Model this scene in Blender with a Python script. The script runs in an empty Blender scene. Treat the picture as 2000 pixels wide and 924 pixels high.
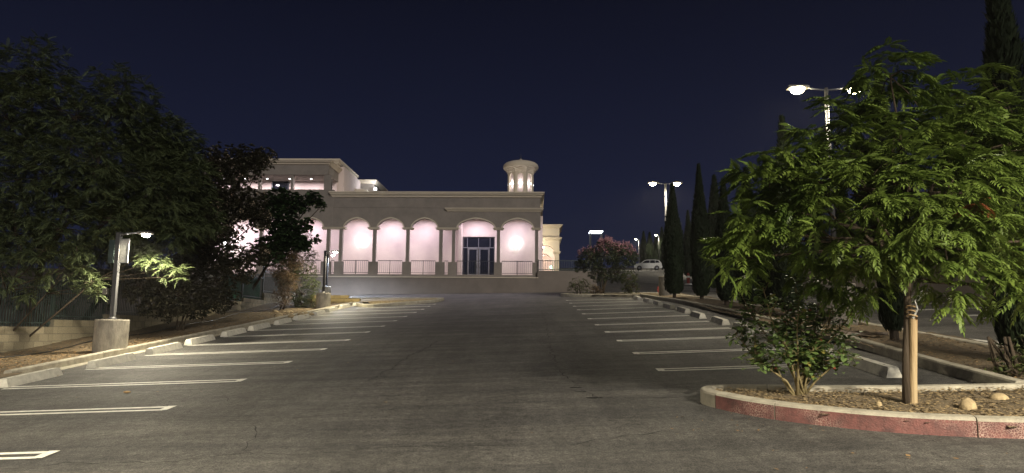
import bpy, math, random
import numpy as np
from mathutils import Vector, Matrix

# ------------------------------------------------------------------ camera, world, exposure
SC = bpy.context.scene
COL = SC.collection
R = math.radians
F_PX = 1400.0
HOR, VPYAW, ROLL, EYE = 645.0, R(1.5), .008, 1.8
PITCH = math.atan((HOR - 462) / F_PX)
_fw = Vector((-math.sin(VPYAW)*math.cos(PITCH), math.cos(VPYAW)*math.cos(PITCH), math.sin(PITCH)))
_r0 = Vector((math.cos(VPYAW), math.sin(VPYAW), 0)); _u0 = _r0.cross(_fw)
_rt = _r0*math.cos(ROLL) + _u0*math.sin(ROLL); _up = _u0*math.cos(ROLL) - _r0*math.sin(ROLL)
cam_d = bpy.data.cameras.new('camera'); cam = bpy.data.objects.new('camera', cam_d); COL.objects.link(cam)
cam.matrix_world = Matrix(((_rt.x, _up.x, -_fw.x, 0), (_rt.y, _up.y, -_fw.y, 0), (_rt.z, _up.z, -_fw.z, EYE), (0, 0, 0, 1)))
cam_d.sensor_fit = 'HORIZONTAL'; cam_d.sensor_width = 36; cam_d.lens = F_PX/2000*36
cam_d.clip_start = .05; cam_d.clip_end = 2000
SC.camera = cam
SC.render.resolution_x, SC.render.resolution_y = 1024, 473

W = bpy.data.worlds.new("World"); SC.world = W; W.use_nodes = True
nt = W.node_tree; bg = nt.nodes['Background']
tc = nt.nodes.new('ShaderNodeTexCoord'); sx = nt.nodes.new('ShaderNodeSeparateXYZ'); cr = nt.nodes.new('ShaderNodeValToRGB')
nt.links.new(tc.outputs['Generated'], sx.inputs[0]); nt.links.new(sx.outputs['Z'], cr.inputs[0]); nt.links.new(cr.outputs[0], bg.inputs[0])
cr.color_ramp.elements[0].position = .0; cr.color_ramp.elements[0].color = (.0170, .0215, .052, 1)
cr.color_ramp.elements[1].position = .5; cr.color_ramp.elements[1].color = (.0036, .0044, .012, 1)
e = cr.color_ramp.elements.new(.2); e.color = (.0120, .0155, .042, 1)
bg.inputs[1].default_value = .37

sun_d = bpy.data.lights.new('fill_sun', 'SUN'); sun_d.energy = .72; sun_d.angle = R(14); sun_d.color = (1, .93, .84)  # soft sun added as fill for facade and trees, no moon in view
sun = bpy.data.objects.new('fill_sun', sun_d); COL.objects.link(sun)
sun.rotation_euler = Vector((-.42, 1, -.5)).to_track_quat('-Z', 'Y').to_euler()      # low, from behind the camera on the right

SC.view_settings.view_transform = 'Standard'; SC.view_settings.look = 'None'
SC.view_settings.exposure = .95; SC.view_settings.gamma = 1
SC.render.engine = 'CYCLES'
SC.cycles.use_denoising = True
SC.cycles.max_bounces = 5; SC.cycles.diffuse_bounces = 3; SC.cycles.glossy_bounces = 3
SC.cycles.transmission_bounces = 3; SC.cycles.transparent_max_bounces = 4
SC.cycles.caustics_reflective = False; SC.cycles.caustics_refractive = False
SC.cycles.sample_clamp_indirect = 4
try: SC.cycles.use_light_tree = True
except Exception: pass

# ------------------------------------------------------------------ geometry of the site
def sm(a, b, t):
    t = min(1, max(0, (t-a)/(b-a))); return t*t*(3-2*t)
def gz(x, y):                                  # height of the sloping lot
    b = .041 - .023*sm(26, 46, y)
    return .09*y + b*x + .75*sm(55, 112, y)
def ray(u, v): return _fw*F_PX + _rt*(u-1000) + _up*(462-v)
def G(u, v, dz=0.):                            # pixel of the 2000 px photo -> point on the lot raised by dz
    d = ray(u, v); lo, hi = .5, 400.
    n = d/d.y
    f = lambda t: EYE + n.z*t - gz(n.x*t, t) - dz
    prev = lo
    t = lo
    while t < 400 and f(t) > 0: prev = t; t *= 1.03
    lo, hi = prev, t
    for _ in range(30):
        m = (lo+hi)/2
        if f(m) > 0: lo = m
        else: hi = m
    return Vector((n.x*lo, lo, gz(n.x*lo, lo)+dz))
def PY(u, v, y): d = ray(u, v); return Vector((d.x/d.y*y, y, EYE + d.z/d.y*y))
def PX(u, v, x): d = ray(u, v); t = x/d.x; return Vector((x, d.y*t, EYE + d.z*t))

rnd = random.Random(7); nrg = np.random.default_rng(11)
ORD = ['first', 'second', 'third', 'fourth', 'fifth', 'sixth', 'seventh', 'eighth', 'ninth', 'tenth', 'eleventh', 'twelfth', 'thirteenth', 'fourteenth', 'fifteenth', 'sixteenth', 'seventeenth', 'eighteenth', 'nineteenth', 'twentieth']

# ------------------------------------------------------------------ materials
def mat(name, col, rough=.8, var=.15, scale=3., bump=.0, bscale=40., col2=None, spec=.3, metal=0., detail=6, objvar=0., stretch=None):
    m = bpy.data.materials.new(name); m.use_nodes = True; t = m.node_tree; N = t.nodes; L = t.links
    p = N['Principled BSDF']; p.inputs['Roughness'].default_value = rough; p.inputs['Metallic'].default_value = metal
    p.inputs['Specular IOR Level'].default_value = spec
    co = N.new('ShaderNodeTexCoord'); src = co.outputs['Object']
    if stretch:
        mp = N.new('ShaderNodeMapping'); mp.inputs['Scale'].default_value = stretch; L.new(src, mp.inputs[0]); src = mp.outputs[0]
    n = N.new('ShaderNodeTexNoise'); n.inputs['Scale'].default_value = scale; n.inputs['Detail'].default_value = detail; n.inputs['Roughness'].default_value = .65
    L.new(src, n.inputs['Vector'])
    r = N.new('ShaderNodeValToRGB'); L.new(n.outputs['Fac'], r.inputs[0])
    c2 = col2 or tuple(max(0, c*(1-var*2)) for c in col); c1 = col if col2 else tuple(min(1, c*(1+var)) for c in col)
    r.color_ramp.elements[0].position = .32; r.color_ramp.elements[0].color = (*c2, 1)
    r.color_ramp.elements[1].position = .68; r.color_ramp.elements[1].color = (*c1, 1)
    out = r.outputs[0]
    if objvar:
        oi = N.new('ShaderNodeObjectInfo'); mr = N.new('ShaderNodeMapRange'); mr.inputs[3].default_value = 1-objvar; mr.inputs[4].default_value = 1+objvar*.6
        L.new(oi.outputs['Random'], mr.inputs[0]); mx = N.new('ShaderNodeMix'); mx.data_type = 'RGBA'; mx.blend_type = 'MULTIPLY'; mx.inputs[0].default_value = 1
        L.new(out, mx.inputs[6]); cb = N.new('ShaderNodeCombineColor')
        for k in range(3): L.new(mr.outputs[0], cb.inputs[k])
        L.new(cb.outputs[0], mx.inputs[7]); out = mx.outputs[2]
    L.new(out, p.inputs['Base Color'])
    if bump:
        b = N.new('ShaderNodeTexNoise'); b.inputs['Scale'].default_value = bscale; b.inputs['Detail'].default_value = 4; L.new(src, b.inputs['Vector'])
        bn = N.new('ShaderNodeBump'); bn.inputs['Strength'].default_value = bump; bn.inputs['Distance'].default_value = .02
        L.new(b.outputs['Fac'], bn.inputs['Height']); L.new(bn.outputs[0], p.inputs['Normal'])
    return m
def emit(name, col, s):
    m = bpy.data.materials.new(name); m.use_nodes = True; p = m.node_tree.nodes['Principled BSDF']
    p.inputs['Base Color'].default_value = (.8, .8, .8, 1); p.inputs['Emission Color'].default_value = (*col, 1); p.inputs['Emission Strength'].default_value = s
    return m
def leafmat(name, c1, c2, rough=.45, trans=.25, scale=2.5, spec=.35):
    m = bpy.data.materials.new(name); m.use_nodes = True; t = m.node_tree; N = t.nodes; L = t.links
    p = N['Principled BSDF']; p.inputs['Roughness'].default_value = rough; p.inputs['Specular IOR Level'].default_value = spec
    co = N.new('ShaderNodeTexCoord'); n = N.new('ShaderNodeTexNoise'); n.inputs['Scale'].default_value = scale; n.inputs['Detail'].default_value = 8; n.inputs['Roughness'].default_value = .8
    L.new(co.outputs['Object'], n.inputs['Vector']); r = N.new('ShaderNodeValToRGB'); L.new(n.outputs['Fac'], r.inputs[0])
    r.color_ramp.elements[0].position = .35; r.color_ramp.elements[0].color = (*c2, 1); r.color_ramp.elements[1].position = .65; r.color_ramp.elements[1].color = (*c1, 1)
    L.new(r.outputs[0], p.inputs['Base Color'])
    tr = N.new('ShaderNodeBsdfTranslucent'); L.new(r.outputs[0], tr.inputs[0]); mx = N.new('ShaderNodeMixShader'); mx.inputs[0].default_value = trans
    L.new(p.outputs[0], mx.inputs[1]); L.new(tr.outputs[0], mx.inputs[2]); L.new(mx.outputs[0], N['Material Output'].inputs[0])
    return m

def asphalt_mat():
    m = bpy.data.materials.new('asphalt'); m.use_nodes = True; t = m.node_tree; N = t.nodes; L = t.links
    p = N['Principled BSDF']; p.inputs['Specular IOR Level'].default_value = .28
    co = N.new('ShaderNodeTexCoord')
    def noise(s, d, r, st=None):
        n = N.new('ShaderNodeTexNoise'); n.inputs['Scale'].default_value = s; n.inputs['Detail'].default_value = d; n.inputs['Roughness'].default_value = r
        if st:
            mp = N.new('ShaderNodeMapping'); mp.inputs['Scale'].default_value = st[0]; mp.inputs['Rotation'].default_value = (0, 0, st[1]); L.new(co.outputs['Object'], mp.inputs[0]); L.new(mp.outputs[0], n.inputs['Vector'])
        else: L.new(co.outputs['Object'], n.inputs['Vector'])
        return n.outputs['Fac']
    def ramp(src, a, b, ca, cb):
        r = N.new('ShaderNodeValToRGB'); L.new(src, r.inputs[0]); r.color_ramp.elements[0].position = a; r.color_ramp.elements[1].position = b
        r.color_ramp.elements[0].color = (*ca, 1); r.color_ramp.elements[1].color = (*cb, 1); return r.outputs[0]
    def mul(a, b, f=1.):
        x = N.new('ShaderNodeMix'); x.data_type = 'RGBA'; x.blend_type = 'MULTIPLY'; x.inputs[0].default_value = f; L.new(a, x.inputs[6]); L.new(b, x.inputs[7]); return x.outputs[2]
    c = ramp(noise(.35, 5, .6), .3, .7, (.047, .0465, .046), (.075, .074, .072))
    c = mul(c, ramp(noise(60, 4, .8), .36, .64, (.35, .35, .36), (2.0, 1.97, 1.9)))          # aggregate
    c = mul(c, ramp(noise(11, 6, .8), .33, .67, (.58, .58, .59), (1.5, 1.49, 1.46)))
    c = mul(c, ramp(noise(1.0, 6, .7, ((.25, 1.9, 1), .22)), .38, .66, (.70, .70, .72), (1.35, 1.33, 1.29)))   # tyre wear across the aisle
    c = mul(c, ramp(noise(1.0, 6, .75, ((1.5, .12, 1), .08)), .4, .65, (.86, .86, .86), (1.25, 1.25, 1.25)))
    L.new(c, p.inputs['Base Color'])
    rr = N.new('ShaderNodeMapRange'); L.new(noise(2.2, 6, .7), rr.inputs[0]); rr.inputs[3].default_value = .55; rr.inputs[4].default_value = .85; L.new(rr.outputs[0], p.inputs['Roughness'])
    bn = N.new('ShaderNodeBump'); bn.inputs['Strength'].default_value = 1.; bn.inputs['Distance'].default_value = .016; L.new(noise(75, 4, .7), bn.inputs['Height'])
    b2 = N.new('ShaderNodeBump'); b2.inputs['Strength'].default_value = .35; b2.inputs['Distance'].default_value = .05; L.new(noise(3, 5, .6), b2.inputs['Height']); L.new(bn.outputs[0], b2.inputs['Normal'])
    L.new(b2.outputs[0], p.inputs['Normal'])
    return m
def redkerb_mat():
    m = mat('worn_red_paint', (.21, .088, .078), .65, scale=7, bump=.5, bscale=60, col2=(.095, .05, .048))
    t = m.node_tree; N = t.nodes; L = t.links; p = N['Principled BSDF']; old = p.inputs['Base Color'].links[0].from_socket
    co = N.new('ShaderNodeTexCoord'); v = N.new('ShaderNodeTexVoronoi'); v.feature = 'DISTANCE_TO_EDGE'; v.inputs['Scale'].default_value = 42; L.new(co.outputs['Object'], v.inputs['Vector'])
    r = N.new('ShaderNodeValToRGB'); L.new(v.outputs['Distance'], r.inputs[0]); r.color_ramp.elements[0].position = .03; r.color_ramp.elements[1].position = .10
    r.color_ramp.elements[0].color = (1, 1, 1, 1); r.color_ramp.elements[1].color = (0, 0, 0, 1)
    n = N.new('ShaderNodeTexNoise'); n.inputs['Scale'].default_value = 2.2; n.inputs['Detail'].default_value = 6; L.new(co.outputs['Object'], n.inputs['Vector'])
    r2 = N.new('ShaderNodeValToRGB'); L.new(n.outputs['Fac'], r2.inputs[0]); r2.color_ramp.elements[0].position = .45; r2.color_ramp.elements[1].position = .6
    mm = N.new('ShaderNodeMath'); mm.operation = 'MULTIPLY'; L.new(r.outputs[0], mm.inputs[0]); L.new(r2.outputs[0], mm.inputs[1])
    m2 = N.new('ShaderNodeMath'); m2.operation = 'MULTIPLY'; L.new(mm.outputs[0], m2.inputs[0]); m2.inputs[1].default_value = .75
    x = N.new('ShaderNodeMix'); x.data_type = 'RGBA'; L.new(m2.outputs[0], x.inputs[0]); L.new(old, x.inputs[6]); x.inputs[7].default_value = (.42, .30, .25, 1)
    L.new(x.outputs[2], p.inputs['Base Color'])
    return m
def paint_mat():
    m = mat('worn_white_paint', (.80, .79, .72), .6, scale=9, bump=.3, bscale=80, col2=(.5, .49, .45))
    r = [q for q in m.node_tree.nodes if q.type == 'VALTORGB'][0].color_ramp; q = r.elements.new(.26); q.color = (.13, .125, .12, 1)
    return m

M = dict(
    asphalt=asphalt_mat(), paint=paint_mat(), red=redkerb_mat(),
    crack=mat('crack_filler', (.02, .02, .019), .9, bump=.4),
    scuff=mat('tyre_scuff', (.075, .074, .07), .8, scale=20, col2=(.05, .05, .048)),
    concrete=mat('kerb_concrete', (.42, .39, .31), .85, scale=5, bump=.5, bscale=50, col2=(.24, .22, .18), objvar=.12),
    drum=mat('drum_concrete', (.36, .33, .27), .85, scale=6, bump=.5, bscale=40, col2=(.17, .155, .13), stretch=(1, 1, .5)),
    stopm=mat('wheel_stop_concrete', (.62, .60, .52), .8, scale=7, bump=.4, bscale=50, col2=(.38, .365, .32), objvar=.12),
    dirt=mat('dry_soil', (.17, .13, .08), .95, scale=6, bump=1., bscale=30, col2=(.075, .058, .038)),
    farsoil=mat('far_soil', (.06, .05, .035), .95, scale=2, bump=.5),
    mulch=mat('dry_mulch', (.42, .32, .17), .9, scale=25, col2=(.16, .11, .06)),
    rock=mat('tan_rock', (.42, .33, .19), .85, scale=9, bump=.7, bscale=25, col2=(.22, .17, .10)),
    block=mat('concrete_block', (.34, .30, .21), .9, scale=9, bump=.5, bscale=60, col2=(.22, .19, .135), objvar=.22),
    mortar=mat('mortar', (.20, .18, .135), .95, bump=.3),
    tanblock=mat('tan_split_block', (.40, .31, .14), .9, scale=9, bump=.6, bscale=30, col2=(.25, .19, .09), objvar=.2),
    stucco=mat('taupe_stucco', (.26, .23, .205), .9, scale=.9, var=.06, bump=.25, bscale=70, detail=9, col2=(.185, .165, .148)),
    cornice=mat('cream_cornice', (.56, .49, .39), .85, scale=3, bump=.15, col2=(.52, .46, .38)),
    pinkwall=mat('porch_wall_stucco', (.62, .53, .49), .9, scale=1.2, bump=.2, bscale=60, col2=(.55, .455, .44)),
    ceiling=mat('porch_ceiling', (.62, .52, .42), .9, var=.05),
    basewall=mat('retaining_wall_stucco', (.21, .18, .16), .9, scale=.8, detail=9, bump=.25, bscale=60, col2=(.155, .135, .12)),
    roof=mat('flat_roof', (.15, .14, .13), .9),
    bronze=mat('bronze_frame', (.09, .09, .10), .4, metal=.6, spec=.5),
    alu=mat('door_frame_metal', (.22, .22, .24), .4, metal=.5, spec=.5),
    glass=mat('dark_glass', (.012, .014, .022), .06, var=.02, spec=.8),
    black=mat('black_metal', (.018, .018, .02), .45, spec=.5),
    greenmetal=mat('dark_green_metal', (.045, .065, .06), .45, spec=.5),
    greymetal=mat('grey_steel', (.20, .19, .17), .5, scale=8, metal=.3, spec=.5),
    polegrey=mat('dull_grey_pole_paint', (.07, .07, .072), .5, spec=.5),
    galv=mat('lamp_pole_metal', (.35, .35, .36), .4, scale=8, metal=.5, spec=.5),
    sign=mat('scratched_sign_back', (.50, .50, .47), .5, scale=30, bump=.2, col2=(.25, .25, .23), spec=.5),
    bark=mat('grey_bark', (.065, .05, .035), .95, scale=18, bump=1., bscale=30, stretch=(1, 1, .2), col2=(.05, .037, .025)),
    cane=mat('rose_cane', (.24, .19, .10), .85, scale=25, bump=.4, col2=(.13, .11, .05)),
    stake=mat('weathered_stake_wood', (.38, .30, .18), .85, scale=14, bump=.8, bscale=22, stretch=(1, 1, .08), col2=(.28, .18, .09)),
    board=mat('weathered_boards', (.30, .25, .20), .85, scale=10, bump=.5, col2=(.16, .13, .10)),
    pist=leafmat('pistache_leaf', (.19, .26, .05), (.055, .10, .02)),
    pistred=leafmat('reddish_leaf', (.30, .08, .03), (.18, .07, .03)),
    ltree=leafmat('left_tree_leaf', (.15, .185, .08), (.065, .09, .04)),
    maple=leafmat('dark_green_leaf', (.06, .11, .04), (.03, .055, .022)),
    brownleaf=leafmat('brownish_myrtle_leaf', (.13, .115, .075), (.06, .065, .038)),
    seed=leafmat('tan_seed_head', (.62, .50, .36), (.42, .32, .22)),
    cyp=leafmat('cypress_foliage', (.026, .038, .018), (.012, .019, .010), rough=.8, trans=.05, scale=6, spec=.1),
    myrtle=leafmat('myrtle_leaf', (.10, .12, .07), (.05, .065, .035)),
    pinkfl=leafmat('pink_blossom', (.34, .17, .21), (.22, .11, .14)),
    shrub=leafmat('shrub_leaf', (.11, .13, .04), (.05, .07, .025)),
    dry=leafmat('dry_twig_leaf', (.26, .19, .12), (.14, .10, .06)),
    rose=leafmat('rose_leaf', (.17, .25, .07), (.06, .10, .035), rough=.5, spec=.25, scale=6),
    roseyel=leafmat('yellow_rose_leaf', (.34, .30, .08), (.2, .2, .05)),
    rosehip=leafmat('faded_rose_bloom', (.24, .05, .03), (.14, .05, .03)),
    white=mat('white_car_paint', (.75, .75, .70), .25, var=.02, spec=.6),
    tyre=mat('tyre_rubber', (.02, .02, .02), .8), rim=mat('alloy_rim', (.4, .4, .42), .35, metal=.8),
    redp=mat('red_painted_metal', (.26, .04, .03), .5), whitep=mat('white_plastic', (.75, .75, .72), .5),
    litter=mat('dry_leaf_litter', (.36, .24, .11), .9, scale=30, col2=(.2, .12, .06)),
    warm=emit('lamp_lens_warm', (1, .86, .52), 55), cool=emit('lamp_lens_white', (1, .93, .8), 55),
    porchl=emit('porch_lamp_lens', (.96, .97, 1), 7), farroof=emit('glowing_canopy_fascia', (.85, .92, 1), 3.2),
    tail=mat('red_lens', (.35, .02, .02), .2, spec=.6), head=mat('clear_lens', (.6, .6, .62), .1, spec=.8),
)

# ------------------------------------------------------------------ mesh building
class MB:
    def __init__(s): s.v = []; s.f = []; s.m = []; s.cur = 0
    def add(s, vs, fs, mi=None):
        n = len(s.v); s.v += [tuple(v) for v in vs]; s.f += [tuple(i+n for i in f) for f in fs]; s.m += [s.cur if mi is None else mi]*len(fs)
        return s
    def box(s, x0, y0, z0, x1, y1, z1, mi=None):
        return s.add([(x0,y0,z0),(x1,y0,z0),(x1,y1,z0),(x0,y1,z0),(x0,y0,z1),(x1,y0,z1),(x1,y1,z1),(x0,y1,z1)],
                     [(0,3,2,1),(4,5,6,7),(0,1,5,4),(1,2,6,5),(2,3,7,6),(3,0,4,7)], mi)
    def bev(s, x0, y0, z0, x1, y1, z1, b=.02, mi=None):      # box with its top edges chamfered
        return s.add([(x0,y0,z0),(x1,y0,z0),(x1,y1,z0),(x0,y1,z0),(x0,y0,z1-b),(x1,y0,z1-b),(x1,y1,z1-b),(x0,y1,z1-b),
                      (x0+b,y0+b,z1),(x1-b,y0+b,z1),(x1-b,y1-b,z1),(x0+b,y1-b,z1)],
                     [(0,3,2,1),(8,9,10,11),(0,1,5,4),(1,2,6,5),(2,3,7,6),(3,0,4,7),(4,5,9,8),(5,6,10,9),(6,7,11,10),(7,4,8,11)], mi)
    def tube(s, pts, rad, n=8, cap=True, mi=None):
        pts = [Vector(p) for p in pts]
        if not isinstance(rad, (list, tuple)): rad = [rad]*len(pts)
        vs = []; ref = None
        for i, p in enumerate(pts):
            d = (pts[min(i+1, len(pts)-1)] - pts[max(i-1, 0)]).normalized()
            if ref is None: ref = Vector((1, 0, 0)) if abs(d.x) < .9 else Vector((0, 1, 0))
            a = (ref - d*ref.dot(d)).normalized(); b = d.cross(a); ref = a
            for k in range(n):
                t = 2*math.pi*k/n; vs.append(p + (a*math.cos(t) + b*math.sin(t))*rad[i])
        fs = [(i*n+k, i*n+(k+1) % n, (i+1)*n+(k+1) % n, (i+1)*n+k) for i in range(len(pts)-1) for k in range(n)]
        if cap: fs += [tuple(range(n))[::-1], tuple((len(pts)-1)*n+k for k in range(n))]
        return s.add(vs, fs, mi)
    def lathe(s, prof, n=24, c=(0, 0, 0), ph=0., mi=None):
        vs = [(c[0]+r*math.cos(2*math.pi*k/n+ph), c[1]+r*math.sin(2*math.pi*k/n+ph), c[2]+z) for r, z in prof for k in range(n)]
        fs = [(i*n+k, i*n+(k+1) % n, (i+1)*n+(k+1) % n, (i+1)*n+k) for i in range(len(prof)-1) for k in range(n)]
        fs += [tuple(range(n))[::-1], tuple((len(prof)-1)*n+k for k in range(n))]
        return s.add(vs, fs, mi)
    def rings(s, x0, y0, x1, y1, prof, mi=None):              # rectangular loft: prof = (outward offset, z)
        vs = []
        for o, z in prof: vs += [(x0-o,y0-o,z),(x1+o,y0-o,z),(x1+o,y1+o,z),(x0-o,y1+o,z)]
        fs = [(i*4+k, i*4+(k+1) % 4, (i+1)*4+(k+1) % 4, (i+1)*4+k) for i in range(len(prof)-1) for k in range(4)]
        fs += [(3,2,1,0), tuple((len(prof)-1)*4+k for k in range(4))]
        return s.add(vs, fs, mi)
    def build(s, name, mats, parent=None, smooth=False, kind=None, loc=None):
        me = bpy.data.meshes.new(name); me.from_pydata(s.v, [], s.f)
        if not isinstance(mats, (list, tuple)): mats = [mats]
        for m in mats: me.materials.append(m)
        if len(mats) > 1: me.polygons.foreach_set('material_index', s.m)
        if smooth: me.polygons.foreach_set('use_smooth', [True]*len(me.polygons))
        me.update()
        return link(name, me, parent, kind, loc)
WORLDSPACE = [False]
def root_loc(p):
    while p.parent is not None: p = p.parent
    return Vector(p.location)
def link(name, me, parent=None, kind=None, loc=None):
    o = bpy.data.objects.new(name, me); COL.objects.link(o)
    if parent is not None:
        o.parent = parent
        if WORLDSPACE[0] and parent.parent is None: o.matrix_parent_inverse = Matrix.Translation(-root_loc(parent))
    if kind: o['kind'] = kind
    if loc is not None: o.location = loc
    return o
def tag(o, label=None, cat=None, group=None, kind=None):
    if label: o['label'] = label
    if cat: o['category'] = cat
    if group: o['group'] = group
    if kind: o['kind'] = kind
    return o
def empty(name, loc=(0, 0, 0), rz=0, label=None, cat=None, group=None, kind=None):
    o = bpy.data.objects.new(name, None); COL.objects.link(o); o.location = loc; o.rotation_euler = (0, 0, rz); o.empty_display_size = .2
    return tag(o, label, cat, group, kind)
def dup(o, loc=None, rz=None, label=None, parent=None):
    c = o.copy(); COL.objects.link(c)
    if parent is not None: c.parent = parent
    if loc is not None: c.location = loc
    if rz is not None: c.rotation_euler = (0, 0, rz)
    if label: c['label'] = label
    for ch in list(o.children): dup(ch, parent=c)
    return c
def light(kind, parent, loc, power, col, size=.2, spot=150, blend=.5, direction=(0, 0, -1), name='lamp_light', size_y=None):
    d = bpy.data.lights.new(name, kind); d.energy = power; d.color = col
    if kind == 'SPOT': d.spot_size = R(spot); d.spot_blend = blend; d.shadow_soft_size = size
    elif kind == 'AREA':
        d.size = size
        if size_y: d.shape = 'RECTANGLE'; d.size_y = size_y
        else: d.shape = 'DISK'
    else: d.shadow_soft_size = size
    o = bpy.data.objects.new(name, d); COL.objects.link(o); o.location = loc
    if parent is not None:
        o.parent = parent
        if WORLDSPACE[0] and parent.parent is None: o.matrix_parent_inverse = Matrix.Translation(-root_loc(parent))
    o.rotation_euler = Vector(direction).to_track_quat('-Z', 'Y').to_euler()
    return o

# ------------------------------------------------------------------ ground
def sheet(name, xs, ys, dz, material, extra=None, kind='structure', smooth=True):
    m = MB(); vs = []
    for y in ys:
        for x in xs: vs.append((x, y, gz(x, y)+dz+(extra(x, y) if extra else 0)))
    n = len(xs); fs = [(j*n+i, j*n+i+1, (j+1)*n+i+1, (j+1)*n+i) for j in range(len(ys)-1) for i in range(n-1)]
    m.add(vs, fs); return m.build(name, material, smooth=smooth, kind=kind)
lin = lambda a, b, n: [a+(b-a)*i/n for i in range(n+1)]
m = MB()
gx = [-400, -200, -100, -60, -40, -30, -20, -14, 0, 14, 20, 30, 45, 60, 100, 200, 400]; gy = [-60, -20, -5] + lin(0, 60, 30) + [70, 80, 100, 130, 160, 200, 260, 300, 600, 1200]
vs = [(x, y, gz(max(-60, min(60, x)), min(y, 300)) - .25) for y in gy for x in gx]
n = len(gx); m.add(vs, [(j*n+i, j*n+i+1, (j+1)*n+i+1, (j+1)*n+i) for j in range(len(gy)-1) for i in range(n-1)])
m.build('ground', M['farsoil'], smooth=True, kind='structure')
sheet('parking_lot', lin(-11.2, 30, 60), lin(-8, 47.5, 80), 0, M['asphalt'])
sheet('far_parking_lot', lin(2.2, 40, 30), lin(47.5, 170, 60), 0, M['asphalt'])
def flat_strip(pts, w, dz):                       # ribbon lying on the lot
    m = MB(); P = [Vector((p[0], p[1], 0)) for p in pts]; vs = []
    for i, p in enumerate(P):
        d = (P[min(i+1, len(P)-1)] - P[max(i-1, 0)]).normalized(); nn = Vector((-d.y, d.x, 0)); ww = w[i] if isinstance(w, list) else w
        for s_ in (-1, 1):
            q = p + nn*ww/2*s_; vs.append((q.x, q.y, gz(q.x, q.y)+dz))
    m.add(vs, [(2*i, 2*i+2, 2*i+3, 2*i+1) for i in range(len(P)-1)]); return m

# ------------------------------------------------------------------ bay markings (hairpins)
def hairpin(xtip, xend, y, sgn):
    """two parallel lines 0.1 m wide joined at the aisle end"""
    m = MB(); g = .105; w = .085
    for o in (-g, g):
        xs = lin(xtip, xend, 5); m2 = flat_strip([(x, y+o) for x in xs], w, .005); m.add(m2.v, m2.f)
    m2 = flat_strip([(xtip, y-g-w/2), (xtip, y+g+w/2)], .12, .0095); m.add(m2.v, m2.f)
    o = m.build('parking_line', M['paint'], kind='structure'); return o
Ltips = [(89, 889), (327, 798), (470, 743.5), (562, 708), (632, 682.5), (679, 664.5), (718, 649), (748, 637.5), (772, 627), (792, 618.5), (811, 610.5), (826, 604.5), (838, 598.5), (849, 594.3)]
Rtips = [(1290, 723), (1242.5, 690.5), (1210, 666), (1186, 649), (1166, 635), (1151.5, 623), (1140, 613.5), (1130, 605.5), (1121.5, 598.5), (1114, 592.5), (1107.5, 587)]
LY = []; RY = []
for u, v in Ltips:
    p = G(u, v); LY.append(p.y); hairpin(p.x, -9.0 if p.y < 33 else -8.2, p.y, -1)
for u, v in Rtips:
    p = G(u, v); RY.append(p.y); hairpin(p.x, 5.15, p.y, 1)
hairpin(-5.2, -9, 5.6, -1)

# ------------------------------------------------------------------ wheel stops
def make_stop():
    L_, w, h, t, c = 1.42, .23, .15, .07, .16
    m = MB()
    # trapezoid section with sloping ends, bevelled top
    def ring(y, z0, z1, wt): return [(-w/2, y, z0), (w/2, y, z0), (wt/2, y, z1), (-wt/2, y, z1)]
    v = ring(0, 0, .03, w*.92) + ring(.022, 0, h*.9, w*.62) + ring(.045, 0, h, w*.55) + ring(L_-.045, 0, h, w*.55) + ring(L_-.022, 0, h*.9, w*.62) + ring(L_, 0, .03, w*.92)
    fs = [(3, 2, 1, 0), tuple(20+k for k in range(4))]
    for i in range(5):
        for k in range(4): fs.append((i*4+k, i*4+(k+1) % 4, (i+1)*4+(k+1) % 4, (i+1)*4+k))
    m.add(v, fs); return m
stop_me = None
def stop(x, y, rz, label, group, grade=None):
    global stop_me
    if stop_me is None:
        o = make_stop().build('wheel_stop', M['stopm']); stop_me = o.data
        stop.pin = MB().tube([(0, 0, .143), (0, 0, .153)], .018, 8).build('anchor_pin', M['greymetal'], o, loc=(0, .3, 0)).data
        link('anchor_pin', stop.pin, o, loc=(0, 1.12, 0))
    else:
        o = link('wheel_stop', stop_me)
        for yy in (.3, 1.12): link('anchor_pin', stop.pin, o, loc=(0, yy, 0))
    o.location = (x, y, gz(x, y)+.002)
    o.rotation_euler = (math.atan(.09), -math.atan(.04), rz)
    tag(o, label, 'wheel stop', group)
for i in range(14):
    if i == 0: lab = 'pale concrete wheel stop by the left kerb gap, nearest of the left row'; xx = -9.1
    else: lab = '%s concrete wheel stop from the camera along the left kerb%s' % (ORD[i], ', farthest of that row' if i == 13 else ''); xx = -9.0
    y = (LY+[0])[2+i] if i+2 < 14 else LY[-1]+2.2*(i-11)
    if i > 10: xx = -8.75
    stop(xx + rnd.uniform(-.06, .06), y+.05, rnd.uniform(-.03, .03), lab, 'wheel stops along the left kerb') if i < 12 else None
for i, y in enumerate(RY):
    lab = ['chipped concrete wheel stop behind the staked tree, nearest of the right row', 'dark ended concrete wheel stop seen behind the rose bush'][i] if i < 2 else '%s concrete wheel stop from the camera along the right kerb%s' % (ORD[i], ', farthest of that row' if i == 10 else '')
    stop(5.25 + rnd.uniform(-.05, .05), y-1.45, rnd.uniform(-.04, .03), lab, 'wheel stops along the right kerb')

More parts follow.
